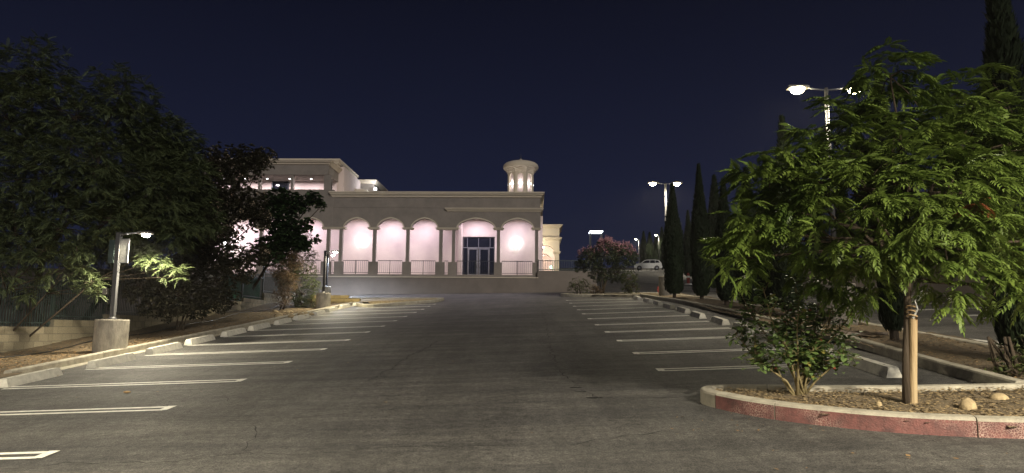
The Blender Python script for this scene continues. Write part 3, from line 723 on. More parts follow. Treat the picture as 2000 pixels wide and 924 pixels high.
# storefront door
D = MB().box(DX0, YB+.10, DT-.06, DX1, YB+.16, DT).box(DX0, YB+.10, Z536-.05, DX0+.06, YB+.16, DT-.06).box(DX1-.06, YB+.10, Z536-.05, DX1, YB+.16, DT-.06)
ztr = zf(483, YB); px_ = [DX0+.06]+[xf(q, 490, YB) for q in (912.5, 934.4, 956.8)]+[DX1-.06]
D.box(DX0+.06, YB+.10, ztr-.03, DX1-.06, YB+.16, ztr+.03)
for x in px_[1:4]: D.box(x-.022, YB+.10, ztr+.03, x+.022, YB+.16, DT-.06)
sf = D.build('storefront_frame', M['alu'], B)
for a, b in zip(px_[:-1], px_[1:]):
    MB().box(a+.02, YB+.12, ztr+.03, b-.02, YB+.13, DT-.06).build('glass_pane', M['glass'], sf)
for a, b in ((px_[0], px_[1]), (px_[3], px_[4])): MB().box(a+.0, YB+.12, Z536, b, YB+.13, ztr-.03).build('glass_pane', M['glass'], sf)
for a, b, s_ in ((px_[1], px_[2], 1), (px_[2], px_[3], -1)):
    z0 = Z536-.02; zt = ztr-.035
    d = MB().box(a+.03, YB+.09, z0, a+.13, YB+.14, zt).box(b-.13, YB+.09, z0, b-.03, YB+.14, zt).box(a+.13, YB+.09, zt-.1, b-.13, YB+.14, zt).box(a+.13, YB+.09, z0, b-.13, YB+.14, z0+.26).build('door', M['alu'], B)
    MB().box(a+.13, YB+.11, z0+.26, b-.13, YB+.12, zt-.1).build('glass_pane', M['glass'], d)
    hx = (b-.08) if s_ == 1 else (a+.08)
    MB().tube([(hx, YB+.09, z0+.8), (hx, YB+.02, z0+.84), (hx-.05*s_, YB+.0, z0+1.0), (hx, YB+.02, z0+1.16), (hx, YB+.09, z0+1.2)], .02, 8).build('handle', M['rim'], d, smooth=True)
MB().box(DX0, YB+.6, Z536, DX1, YB+.62, DT).build('door_curtain', M['board'], B)
# porch lamps
def sconce(u, v):
    c = PY(u, v, YB-.06)
    s_ = MB().lathe([(.10, -.26), (.17, -.22), (.19, .0), (.13, .22), (.06, .28)], 14, (c.x, c.y-.06, c.z)).build('wall_sconce', M['porchl'], B, smooth=True)
    MB().box(c.x-.06, c.y+.0, c.z-.1, c.x+.06, c.y+.055, c.z+.1).build('sconce_plate', M['black'], s_)
    light('POINT', B, (c.x, c.y-.32, c.z-.05), 9, (1, .95, .86), .12, name='sconce_light')
sconce(707, 472); sconce(1008, 476)
for u0, u1, pw in [(388, 436, 1.8), (452, 500, 1), (518, 566, 1), (583, 631, 1), (673, 721, .8), (738, 787, 1), (805, 854, 1), (894, 966, 1.1), (981, 1041, .8)]:
    c = xf((u0+u1)/2, 440, 49.2)
    fx = MB().lathe([(.09, -.03), (.09, 0)], 14, (c, 49.1, ZC-.001)).build('downlight', M['galv'], B)
    MB().lathe([(.065, -.036), (.065, -.031)], 14, (c, 49.1, ZC)).build('lens', M['porchl'], fx)
    light('AREA', B, (c, 49.1, ZC-.06), 50*pw, (.97, .85, .98), .3, name='downlight_beam')
c = PY(440, 475, 49.9); light('POINT', B, c, 120, (1, 1, 1), .2, name='sconce_light')
s_ = MB().lathe([(.07, -.2), (.15, 0), (.07, .2)], 12, tuple(c)).build('wall_sconce', M['porchl'], B)

# upper storey, block A with balcony porch
YA = 53.
za = lambda v, y=YA: PY(560, v, y).z
xa = lambda u, y=YA, v=340: PY(u, v, y).x
xA0, xA1 = xa(395), xa(641)
MB().box(xA0, YA, za(341), xA1, 57, za(321.5)).build('balcony_fascia', M['stucco'], B)
MB().rings(xA0, YA, xA1, 57.5, cornice_prof(za(322), za(313.5), .3)).build('upper_cornice', M['cornice'], B)
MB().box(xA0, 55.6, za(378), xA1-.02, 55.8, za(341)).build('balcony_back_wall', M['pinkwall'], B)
for a, b in ((568, 572.5), (633, 647), (505, 509), (452, 456)):
    MB().box(xa(a), YA+.05, za(380), xa(b), YA+.45, za(341)-.003).build('balcony_column', M['stucco'], B)
wx0, wx1 = xa(532, 55.55), xa(566, 55.55); wz = za(353, 55.55)
w_ = MB().box(wx0, 55.5, wz-.07, wx1, 55.6, wz).box(wx0, 55.5, wz-1.6, wx0+.08, 55.6, wz-.07).box(wx1-.08, 55.5, wz-1.6, wx1, 55.6, wz-.07).build('window_frame', M['bronze'], B)
MB().box(wx0+.08, 55.56, wz-1.6, wx1-.08, 55.57, wz-.07).build('glass_pane', M['glass'], w_)
for u in (522, 566, 608, 480, 435):
    c = PY(u, 348, 54.4); c.z = za(341)-.02
    d = MB().lathe([(.1, -.02), (.1, .015)], 12, tuple(c)).build('downlight', M['galv'], B); MB().lathe([(.075, -.03), (.075, -.021)], 12, tuple(c)).build('lens', M['porchl'], d)
    light('AREA', B, (c.x, c.y, c.z-.06), 45, (1, .88, .9), .2, name='downlight_beam')
# block B and its side wall, block C
xB = xa(655, 55.2)
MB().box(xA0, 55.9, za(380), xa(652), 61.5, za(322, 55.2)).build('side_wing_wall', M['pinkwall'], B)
zB1 = PY(665, 311, 55.4).z
MB().rings(xA0, 55.6, xa(655, 55.6), 61.2, cornice_prof(zB1-.75, zB1, .42)).build('upper_cornice', M['cornice'], B)
yC = 61.6; xC1 = PY(731, 350, yC).x; zC1 = PY(700, 352, yC).z
MB().box(xa(640), yC, za(380), xC1, 66, zC1-.3).build('rear_wing_wall', M['stucco'], B)
MB().rings(xa(640), yC, xC1, 66, cornice_prof(zC1-.32, zC1, .3)).build('upper_cornice', M['cornice'], B)
MB().lathe([(.95, 0), (.85, .35), (.6, .6), (.05, .72)], 20, (PY(703, 372, 60).x, 60.3, PY(703, 373.5, 60.).z-.45)).build('roof_vault', M['cornice'], B)
c = PY(733, 369, 61.2)
s_ = MB().lathe([(.05, -.12), (.12, -.1), (.12, .08), (.05, .12)], 12, tuple(c)).build('wall_sconce', M['porchl'], B); light('POINT', B, (c.x+.25, c.y-.3, c.z), 60, (.9, .95, 1), .1, name='sconce_light')
light('SPOT', B, (xa(655)+2.5, 54.5, za(372)), 60, (1, .86, .66), .2, 120, .6, (-.9, .5, .8), name='roof_spot')  # bare spot aimed up at the side wing
# cupola
YQ = 52.6; qc = PY(1017, 350, YQ); zq = lambda v: PY(1017, v, YQ).z
RQ = 27.5/1400*YQ; n8 = 8; ap = math.cos(math.pi/8)
Q = MB().lathe([(RQ*.86, zq(380)-.4), (RQ*.86, zq(340))], 8, (qc.x, YQ, 0), math.pi/8).build('cupola', M['pinkwall'], B)
hw = RQ*math.sin(math.pi/8)
for k in range(8):
    a = -math.pi/2 + k*math.pi/4; dx, dy = math.cos(a), math.sin(a); tx, ty = -dy, dx
    prof = []; w = hw*.55; zs, zt_, zb_ = zq(349.5), zq(338.8), zq(380)-.4
    # panel with round arched niche: left pier, right pier, arch head
    pts = [(-w, zb_)]+[(-w*math.cos(math.pi*i/12), zs+(zq(342.3)-zs)*math.sin(math.pi*i/12)) for i in range(13)]+[(w, zb_)]
    m = MB(); rr0, rr1 = RQ*ap, RQ*ap-.11
    P3 = lambda q, z, r_: (qc.x+dx*r_+tx*q, YQ+dy*r_+ty*q, z)
    vs = []; out = [(-hw, zb_)]+[(-hw, zs+(zt_-zs)*i/6) if i < 6 else None for i in range(0)]
    def outer(q, z):
        if abs(q) >= w*.999 and z <= zs: return (math.copysign(hw, q), z)
        t = q/w; return (t*hw, zt_) 
    for (q, z) in pts:
        oq, oz = outer(q, z) if z > zb_+.01 else (math.copysign(hw, q), zb_)
        vs += [P3(q, z, rr0), P3(oq, oz if not (abs(q) >= w*.999 and z > zb_+.01) else zt_, rr0), P3(q, z, rr1)]
    fs = []
    for i in range(len(pts)-1): fs += [(i*3, (i+1)*3, (i+1)*3+1, i*3+1), (i*3+2, (i+1)*3+2, (i+1)*3, i*3)]
    m.add(vs, fs); m.build('cupola_panel', M['cornice'], Q)
    if k in (0, 1, 7, 2, 6):
        zc = zq(362); c = P3(0, zc, rr1+.05)
        m = MB(); m.add([P3(-.14, zc-.02, rr1+.0), P3(.14, zc-.02, rr1+.0), P3(.14, zc-.02, rr1+.12), P3(-.14, zc-.02, rr1+.12), P3(-.14, zc+.02, rr1), P3(.14, zc+.02, rr1), P3(.14, zc+.02, rr1+.12), P3(-.14, zc+.02, rr1+.12)], [(0, 3, 2, 1), (4, 5, 6, 7), (0, 1, 5, 4), (1, 2, 6, 5), (2, 3, 7, 6), (3, 0, 4, 7)])
        m.build('niche_light', M['porchl'], Q)
        if k in (0, 1, 7):
            for s_ in (1, -1): light('SPOT', B, P3(0, zc+.05*s_, rr1+.10), 6, (1, .93, .95), .02, 110, .9, (-dx*.12, -dy*.12, s_), name='niche_beam')
c8 = lambda pr, mm, nm: MB().lathe(pr, 8, (qc.x, YQ, 0), math.pi/8).build(nm, mm, Q)
c8([(RQ*1.0, zq(340)), (RQ*1.05, zq(339)), (RQ*1.05, zq(337.2)), (RQ*1.1, zq(336.6)), (RQ*1.1, zq(334.8)), (RQ*1.18, zq(334)), (RQ*1.2, zq(332.6)), (RQ*1.2, zq(331.2))], M['cornice'], 'cupola_cornice')
MB().lathe([(RQ*1.14, zq(332)), (RQ*1.23, zq(331.4)), (RQ*1.28, zq(329)), (RQ*1.285, zq(326.3)), (RQ*1.24, zq(323.2)), (RQ*1.12, zq(320.3)), (RQ*.88, zq(317.9)), (RQ*.58, zq(316)), (RQ*.3, zq(314.2)), (RQ*.12, zq(312.4)), (RQ*.03, zq(310.5)), (.015, zq(309))], 40, (qc.x, YQ, 0)).build('dome', M['cornice'], Q, smooth=True)
MB().tube([(qc.x, YQ, zq(311)), (qc.x, YQ, zq(300.5))], [.03, .012], 8).lathe([(.02, -.06), (.07, 0), (.02, .06)], 10, (qc.x, YQ, zq(307.5))).build('finial', M['bronze'], Q)
light('SPOT', B, (qc.x-2.6, YQ-3.2, ZTOP+.1), 45, (1, .84, .6), .15, 75, .6, (2.6, 3.2, 1.9), name='roof_spot')  # bare spot aimed at the cupola

# right wing with its own arches
YW = 53.; zw = lambda v, y=YW: PY(1070, v, y).z; xw = lambda u, y=YW, v=480: PY(u, v, y).x
WG = empty('entrance_wing', (xw(1075), YW, 4.8), label='small cream entrance wing with a lit arch right of the main building', cat='building')
xw0, xw1 = xw(1046), xw(1092.5)
arch_wall(xw0, xw1, [(xw(1045.5), xw(1082.5), zw(478.5))], zw(491), zw(469), YW, YW+.4, 'arch_wall', M['cornice'], WG)
MB().box(xw0, YW, zw(464), xw1, YW+.4, zw(444.5)).build('upper_wall', M['cornice'], WG)
MB().rings(xw0, YW, xw1, 57, cornice_prof(zw(445.5), zw(439), .26)).build('cornice', M['cornice'], WG)
MB().rings(xw0, YW, xw1, 57, cornice_prof(zw(469), zw(464), .2)).build('string_course', M['cornice'], WG)
MB().box(xw(1083.5), YW, zw(535), xw(1092), YW+.4, zw(491)-.17).build('pier', M['cornice'], WG)
MB().rings(xw(1082.5), YW-.02, xw(1093), YW+.42, [(0, zw(491)-.17), (.04, zw(491)-.1), (.04, zw(491)-.06), (.09, zw(491)-.05), (.09, zw(491)-.001)]).build('impost', M['cornice'], WG)
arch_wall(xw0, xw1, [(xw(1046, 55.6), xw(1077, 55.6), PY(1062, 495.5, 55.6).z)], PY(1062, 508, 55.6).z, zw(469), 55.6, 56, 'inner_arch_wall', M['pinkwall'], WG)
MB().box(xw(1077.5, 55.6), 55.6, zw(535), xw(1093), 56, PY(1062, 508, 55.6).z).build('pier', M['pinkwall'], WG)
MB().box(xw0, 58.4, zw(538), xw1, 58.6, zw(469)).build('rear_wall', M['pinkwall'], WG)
MB().box(xw0, YW+.4, zw(470)-.02, xw1, 58.4, zw(469)-.03).build('ceiling', M['ceiling'], WG)
for u, v, y in ((1061, 483, 54.4), (1060, 491, 57.0)):
    c = PY(u, v, y); d = MB().lathe([(.08, -.03), (.08, .02)], 12, tuple(c)).build('downlight', M['porchl'], WG); light('POINT', B, (c.x, c.y, c.z-.15), 60, (1, .8, .62), .1, name='downlight_beam')
c = PY(1050.5, 481, 52.2); MB().lathe([(.04, -.1), (.1, -.08), (.1, .08), (.04, .1)], 12, tuple(c)).build('wall_sconce', M['porchl'], WG); light('POINT', B, (c.x+.1, c.y-.4, c.z), 60, (1, .88, .62), .1, name='sconce_light')
c = PY(1076, 522, 54.6); light('POINT', B, c, 8, (.3, 1, .6), .1, name='green_marker_light'); MB().box(c.x-.06, c.y, c.z-.1, c.x+.06, c.y+.05, c.z+.1).build('green_marker', emit('green_glow', (.2, 1, .55), 4), WG)
# terrace and retaining wall right of the porch
RW = empty('retaining_wall', (2.3, YF, 4.3), label='plain taupe retaining wall carrying a fence right of the porch', cat='wall')
MB().box(xf(1050)+.002, YF-.32, 3.3, 4.4, YF-.05, Z529).build('wall_face', M['basewall'], RW)
MB().box(xf(1050)+.004, YF-.34, Z529+.001, 4.42, YF-.03, Z529+.05).build('wall_cap', M['stucco'], RW)
MB().box(XR+.01, YF-.04, 3.5, 4.38, 58.8, Z529-.03).build('terrace', M['concrete'], RW)
FN = empty('terrace_fence', (2.3, YF-.2, Z529), label='slim green black railing fence on the retaining wall beside the entrance wing', cat='fence')
bb = MB(); x0, x1 = xf(1052, 520), 4.35; zt = zf(507.5)
MB().box(x0, YF-.2, zt-.05, x1, YF-.16, zt-.015).build('rail', M['greenmetal'], FN); MB().box(x0, YF-.2, Z529+.14, x1, YF-.16, Z529+.175).build('rail', M['greenmetal'], FN)
i = 0; x = x0
while x < x1:
    if i % 12 == 0: MB().box(x-.025, YF-.21, Z529+.05, x+.025, YF-.15, zt+.03).build('post', M['greenmetal'], FN)
    elif True: MB().box(x-.011, YF-.195, Z529+.06, x+.011, YF-.165, zt).build('picket', M['greenmetal'], FN)
    x += .115; i += 1
WORLDSPACE[0] = False
# parapet bollards / walls of the far lot
p0 = [(15.2, 8), (15.2, 16), (15.4, 24), (15.9, 33), (16.4, 44)]
bw = empty('boundary_wall', (15.4, 24, gz(15.4, 24)), label='dull beige boundary wall behind the bays of the lot beyond the cypresses', cat='wall')
for (ax, ay), (bx_, by) in zip(p0[:-1], p0[1:]):
    m = MB(); h = 1.6
    za_, zb2 = gz(ax, ay)-gz(15.4, 24), gz(bx_, by)-gz(15.4, 24)
    m.add([(ax-15.4, ay-24, za_-.3), (bx_-15.4, by-24, zb2-.3), (bx_-15.4+.2, by-24, zb2-.3), (ax-15.4+.2, ay-24, za_-.3), (ax-15.4, ay-24, za_+h), (bx_-15.4, by-24, zb2+h), (bx_-15.4+.2, by-24, zb2+h), (ax-15.4+.2, ay-24, za_+h)],
          [(0, 3, 2, 1), (4, 5, 6, 7), (0, 1, 5, 4), (1, 2, 6, 5), (2, 3, 7, 6), (3, 0, 4, 7)])
    m.build('wall_panel', M['basewall'], bw)
    MB().box(ax-15.4-.08, ay-24-.15, za_-.3, ax-15.4+.25, ay-24+.15, za_+h+.12).build('pilaster', M['basewall'], bw)
# markings of the lot beyond
def line(a, b, w=.1):
    m = flat_strip(dens([a, b], 1.), w, .006); m.build('parking_line', M['paint'], kind='structure')
for y in [12.4, 14.9, 17.4, 19.9, 22.4, 24.9, 27.4, 29.9, 32.4, 34.9, 37.4]:
    line((11.6, y), (14.2, y), .1); line((11.6, y+.22), (14.2, y+.22), .1)
m = MB(); a, b = G(1872, 662), G(1935, 668)
flat_strip([(8.75, 15.1), (8.85, 14.6), (9.0, 13.8), (9.15, 13.0)], [.03, .14, .2, .22], .006).build('parking_line', M['paint'], kind='structure')
flat_strip([(9.05, 14.4), (9.3, 13.6), (9.5, 13.0)], [.03, .1, .12], .006).build('parking_line', M['paint'], kind='structure')
for i, y in enumerate([11.3, 13.8, 16.3, 18.8, 21.3, 23.8, 26.3, 28.8, 31.3]):
    lab = '%s pale wheel stop from the near end in front of the boundary wall' % ORD[i]
    o = link('wheel_stop', stop_me); o.location = (14.55, y, gz(14.55, y)); o.rotation_euler = (.09, -.03, 0); tag(o, lab, 'wheel stop', 'wheel stops of the lot beyond the cypresses')
for y in lin(75, 110, 9): line((13.5+(y-75)*.08, y), (17+(y-75)*.1, y), .14)
for y in lin(44, 70, 8): line((10.6, y), (13.6, y), .12)

# ------------------------------------------------------------------ vegetation
def frond(nl, L_, ll, lw, droop, seed):
    """pinnate leaf along +X, returns verts, quads"""
    r = random.Random(seed); vs = []; fs = []
    def P(t): return Vector((L_*t*(1-.18*t*droop), 0, -droop*L_*.55*t*t))
    def leaflet(p, d, l, w):
        up = Vector((0, 0, 1)); s_ = d.cross(up).normalized(); m_ = p+d*l*.5+Vector((0, 0, .012)); tip = p+d*l+Vector((0, 0, -l*.22))
        n = len(vs); vs.extend([p, m_-s_*w/2-Vector((0, 0, .008)), tip, m_+s_*w/2-Vector((0, 0, .008))]); fs.append((n, n+1, n+2, n+3))
    for i in range(nl):
        t = .22+.78*i/(nl-.5); p = P(t); k = 1-.35*abs(t-.5)*2
        for s_ in (-1, 1):
            a = R(58-18*t+r.uniform(-8, 8)); leaflet(p, Vector((math.cos(a), s_*math.sin(a), -.25-.3*droop*t+r.uniform(-.15, .1))).normalized(), ll*k, lw)
    leaflet(P(1), Vector((1, 0, -.5)).normalized(), ll*.9, lw)
    n = len(vs); vs.extend([P(0)+Vector((0, .003, 0)), P(0)-Vector((0, .003, 0)), P(.6)-Vector((0, .003, 0)), P(.6)+Vector((0, .003, 0))]); fs.append((n, n+1, n+2, n+3))
    return np.array([tuple(v) for v in vs]), np.array(fs)
def frames(dirs, roll=None):
    x = dirs/np.linalg.norm(dirs, axis=1, keepdims=True); up = np.tile([0, 0, 1.], (len(x), 1)); up += nrg.normal(0, .15, up.shape)
    y = np.cross(up, x); y /= np.linalg.norm(y, axis=1, keepdims=True)+1e-9; z = np.cross(x, y)
    return np.stack([x, y, z], axis=2)
def scatter(name, templ, pos, dirs, scl, material, parent, kind='stuff', extra=None):
    """join many copies of small leaf templates into one mesh"""
    Rm = frames(dirs); V = []; Fq = []; off = 0; k = nrg.integers(0, len(templ), len(pos)); mi = []
    for t, (tv, tf) in enumerate(templ):
        s_ = np.where(k == t)[0]
        if not len(s_): continue
        v = np.einsum('nij,vj->nvi', Rm[s_], tv)*scl[s_, None, None] + pos[s_, None, :]
        f = tf[None]+(np.arange(len(s_))*len(tv))[:, None, None]+off
        V.append(v.reshape(-1, 3)); Fq.append(f.reshape(-1, tf.shape[1])); off += len(s_)*len(tv)
    V = np.concatenate(V); Fq = np.concatenate(Fq); me = bpy.data.meshes.new(name); nf, w = Fq.shape
    me.vertices.add(len(V)); me.vertices.foreach_set('co', V.ravel()); me.loops.add(nf*w); me.loops.foreach_set('vertex_index', Fq.ravel().astype(np.int32))
    me.polygons.add(nf); me.polygons.foreach_set('loop_start', np.arange(0, nf*w, w, dtype=np.int32)); me.polygons.foreach_set('loop_total', np.full(nf, w, dtype=np.int32))
    me.materials.append(material); me.update(calc_edges=True)
    return link(name, me, parent, kind)
def rosettes(lobes, n, seed, shell=.45, k=7, flat=.0, low=-.9):
    """twig tips spread through the lobes' volume, mostly near the surface, each with k leaves radiating outward and drooping"""
    g = np.random.default_rng(seed); w = np.array([l[3]**2 for l in lobes]); w = w/w.sum(); tips = []; outs = []
    C = np.array([l[:3] for l in lobes]); Rr = np.array([l[3] for l in lobes])
    while len(tips) < n:
        i = g.choice(len(lobes), p=w); d = g.normal(size=3); d /= np.linalg.norm(d)
        if d[2] < low: continue
        rr = Rr[i]*(1-shell*g.random()**1.6)*(1+.12*math.sin(d[0]*7+i)*math.cos(d[2]*6+i*2)); p = C[i]+d*rr
        inside = any(np.linalg.norm((p-C[j])) < Rr[j]*(1-shell) for j in range(len(lobes)) if j != i)
        if inside: continue
        tips.append(p); outs.append(d)
    tips = np.array(tips); outs = np.array(outs); P = np.repeat(tips, k, 0); O = np.repeat(outs, k, 0)
    D = g.normal(size=P.shape); D /= np.linalg.norm(D, axis=1, keepdims=True); D = D*.9 + O*.75; D[:, 2] = D[:, 2]*.45+.12
    P = P + O*.02
    return P, D, tips
def limbs(root, name, base, forks, tips, lobes, r0, material, every=7, tr=.012):
    m = MB(); base = Vector(base)
    for i, l in enumerate(lobes):
        c = Vector(l[:3]); f = forks[i % len(forks)]; f = Vector(f); mid = f.lerp(c, .5)+Vector((rnd.uniform(-.1, .1), rnd.uniform(-.1, .1), -.08*l[3]))
        m.tube([f, mid, c], [r0*.5, r0*.32, r0*.16], 6)
    for p in tips[::every]:
        p = Vector(p); c = min((Vector(l[:3]) for l in lobes), key=lambda q: (q-p).length); m.tube([c, c.lerp(p, .5)+Vector((0, 0, .05)), p], [tr, tr*.7, tr*.35], 4, cap=False)
    o = m.build(name, material, root); return o
def local(P, o): return P-np.array(o)
def lobe(u, v, y, r): p = PY(u, v, y); return (p.x, p.y, p.z, r)
FR = [frond(6, .31, .125, .040, 1.0, s) for s in range(3)]
FRs = [frond(7, .34, .095, .024, .6, s+5) for s in range(3)]

# --- the big staked tree on the near island
gp = G(1771, 791, .13); tb = (gp.x, gp.y, gp.z)
T = empty('pistache_tree', gp, label='large leafy tree with drooping feathery leaves, tied to a stake in the red kerbed island', cat='tree')
S8 = gp.y+.15
lb = [lobe(1738, 150, S8, .38), lobe(1660, 535, S8-.1, .3), lobe(1600, 520, S8+.2, .3), lobe(1850, 545, S8-.1, .3), lobe(1960, 555, S8, .34), lobe(1905, 530, S8-.2, .25), lobe(1710, 535, S8+.2, .2), lobe(1500, 340, S8, .3), lobe(1545, 305, S8, .3), lobe(1610, 250, S8+.1, .34), lobe(1440, 505, S8, .26), lobe(1660, 380, S8, .45), lobe(1748, 235, S8+.5, .62), lobe(1905, 225, S8+.3, .55), lobe(1985, 235, S8+.4, .6), lobe(1650, 320, S8+.2, .5), lobe(1570, 370, S8, .5), lobe(1490, 395, S8, .42), lobe(1462, 450, S8-.1, .33),
      lobe(1800, 350, S8, .85), lobe(1700, 410, S8-.5, .72), lobe(1820, 410, S8-.8, .68), lobe(1930, 400, S8-.3, .75), lobe(2030, 350, S8, .85), lobe(1605, 450, S8-.1, .5), lobe(1715, 475, S8-.45, .38), lobe(1530, 470, S8+.1, .36), lobe(1640, 490, S8+.3, .36), lobe(1840, 475, S8-.5, .36), lobe(2020, 470, S8-.3, .5), lobe(1950, 490, S8, .34), lobe(1740, 320, S8-.2, .6), lobe(1880, 320, S8-.2, .7)]
P, D, tips = rosettes(lb, 760, 1, .45, 6)
sc_ = nrg.uniform(.45, .9, len(P))
order = np.argsort(P[:, 1]+nrg.uniform(0, .3, len(P))); near, rest_ = order[:300], order[300:]
lp_ = local(P, tb)
scatter('foliage', FR, lp_[rest_], D[rest_], sc_[rest_], M['pist'], T)
Rm = frames(D[near]); frm = []
for v, f in FR:
    me = bpy.data.meshes.new('leaf'); me.from_pydata(v.tolist(), [], f.tolist()); me.materials.append(M['pist']); frm.append(me)
for j, i in enumerate(near):
    o = link('leaf', frm[j % 3], T); q = Rm[j]*sc_[i]
    o.matrix_local = Matrix(((q[0, 0], q[0, 1], q[0, 2], lp_[i, 0]), (q[1, 0], q[1, 1], q[1, 2], lp_[i, 1]), (q[2, 0], q[2, 1], q[2, 2], lp_[i, 2]), (0, 0, 0, 1)))
red = PY(1912, 398, S8-1.0); Pn = np.tile([red.x-tb[0], red.y-tb[1], red.z-tb[2]], (9, 1)); scatter('young_leaves', FR, Pn, nrg.normal(size=(9, 3))*[1, .7, .25]+[0, -.3, .1], np.full(9, .62), M['pistred'], T)
trk = [Vector((0, 0, -.1)), PX(1768, 700, gp.x+.0)-gp, PY(1773, 620, gp.y+.03)-gp, PY(1772, 545, gp.y+.05)-gp, PY(1768, 470, gp.y+.1)-gp, PY(1775, 380, gp.y+.1)-gp, PY(1750, 250, gp.y+.3)-gp]
trk[1] = PY(1770, 700, gp.y+.01)-gp
MB().tube(trk, [.052, .042, .04, .038, .034, .028, .015], 10).build('trunk', M['bark'], T, smooth=True)
llb = [tuple(Vector(l[:3])-gp)+(l[3],) for l in lb]
limbs(T, 'branches', (0, 0, 0), [trk[3], trk[4], trk[4], trk[5]], [Vector(t)-gp for t in tips], llb, .06, M['bark'], 9)
# stake
sp = G(1781, 791, .13); sp.y -= .02
ST = empty('tree_stake', sp, label='pale weathered round stake with a frayed top holding up the large tree', cat='stake')
top = PY(1784, 622, sp.y)-sp
m = MB(); n = 14; r = random.Random(2)
pts = [Vector((0, 0, -.1)), top*.33, top*.66, top]; m.tube(pts, [.042, .041, .041, .04], n)
vs = m.v; 
for k in range(n): x, y, z = m.v[3*n+k]; m.v[3*n+k] = (x, y, z+r.uniform(-.03, .02))
m.build('pole', M['stake'], ST)
for zz in (.03, .08, .13): MB().tube([top+Vector((.05*math.cos(a)-.015, .05*math.sin(a), zz+.01*math.sin(2*a))) for a in lin(0, 6.2, 14)], .009, 5).build('tie', M['stake'], ST, smooth=True)
MB().tube([top+Vector((-.02, -.03, 0)), top+Vector((.02, -.06, .1)), top+Vector((.0, -.05, .2))], [.012, .01, .006], 6).build('strap', M['sign'], ST)

# --- rose bush
rp_ = G(1563, 774, .13); RB = empty('rose_bush', rp_, label='open rose bush with tan canes and glossy leaves, left in the kerbed island', cat='bush')
canes = [(1435, 650), (1455, 590), (1490, 560), (1530, 585), (1560, 600), (1600, 570), (1640, 580), (1665, 640), (1475, 690), (1620, 620), (1510, 640), (1590, 660), (1690, 560), (1550, 540), (1650, 690)]
Pl = []; Dl = []; Sl = []
for i, (u, v) in enumerate(canes):
    e_ = PY(u, v, rp_.y+rnd.uniform(-.35, .35))-rp_; b_ = Vector((rnd.uniform(-.09, .09), rnd.uniform(-.06, .06), -.03))
    k1 = b_.lerp(e_, .35)+Vector((-.06*e_.x, 0, .02))+Vector((rnd.uniform(-.03, .03), 0, 0)); k2 = b_.lerp(e_, .7)+Vector((rnd.uniform(-.05, .05), rnd.uniform(-.04, .04), .02))
    path = [b_, k1, k2, e_]; MB().tube(path, [.017, .013, .008, .004], 7).build('cane', M['cane'], RB, smooth=True)
    tw = MB()
    for s_ in range(19):
        t = rnd.uniform(.34, 1.0); seg = min(2, int(t*3)); q = path[seg].lerp(path[seg+1], t*3-seg); d = Vector((rnd.uniform(-1, 1), rnd.uniform(-.8, .8), rnd.uniform(-.1, .9))).normalized()*rnd.uniform(.1, .28)
        tw.tube([q, q+d*.5+Vector((0, 0, .02)), q+d], [.005, .004, .002], 4, cap=False)
        for _ in range(9):
            Pl.append(q+d*rnd.uniform(.25, 1.1)+Vector((rnd.gauss(0, .04), rnd.gauss(0, .04), rnd.gauss(0, .035)))); Dl.append((rnd.gauss(0, 1), rnd.gauss(0, 1), rnd.uniform(-.6, .5))); Sl.append(rnd.uniform(.7, 1.25))
    tw.build('twigs', M['cane'], RB)
def oval(l, w, b=.15): return np.array([(0, 0, 0), (l*.3, -w*.45, l*b*.5), (l*.7, -w*.42, l*b*.4), (l, 0, -l*.1), (l*.7, w*.42, l*b*.4), (l*.3, w*.45, l*b*.5)]), np.array([(0, 1, 2, 3, 4, 5)])
OV = [oval(.082, .062), oval(.07, .052, .3)]
Pl, Dl, Sl = np.array([tuple(q) for q in Pl]), np.array(Dl), np.array(Sl)
big = np.arange(0, len(Pl), 5)[:240]; msk = np.ones(len(Pl), bool); msk[big] = False
scatter('foliage', OV, Pl[msk], Dl[msk], Sl[msk], M['rose'], RB)
ovm = []
for v, f in OV:
    me = bpy.data.meshes.new('leaf'); me.from_pydata(v.tolist(), [], f.tolist()); me.materials.append(M['rose']); ovm.append(me)
Rm = frames(Dl[big])
for j, i in enumerate(big):
    o = link('leaf', ovm[j % 2], RB); q = Rm[j]*Sl[i]*1.1; o.matrix_local = Matrix(((*q[0], Pl[i, 0]), (*q[1], Pl[i, 1]), (*q[2], Pl[i, 2]), (0, 0, 0, 1)))
for i in range(16):
    q = Pl[rnd.randrange(len(Pl))]; MB().lathe([(.004, -.01), (.018, 0), (.02, .014), (.006, .024)], 7, tuple(q)).build('faded_bloom', M['rosehip'], RB)
sel = nrg.choice(len(Pl), 45, replace=False); scatter('yellow_leaves', OV, Pl[sel]+[0, -.03, 0], Dl[sel], Sl[sel], M['roseyel'], RB)

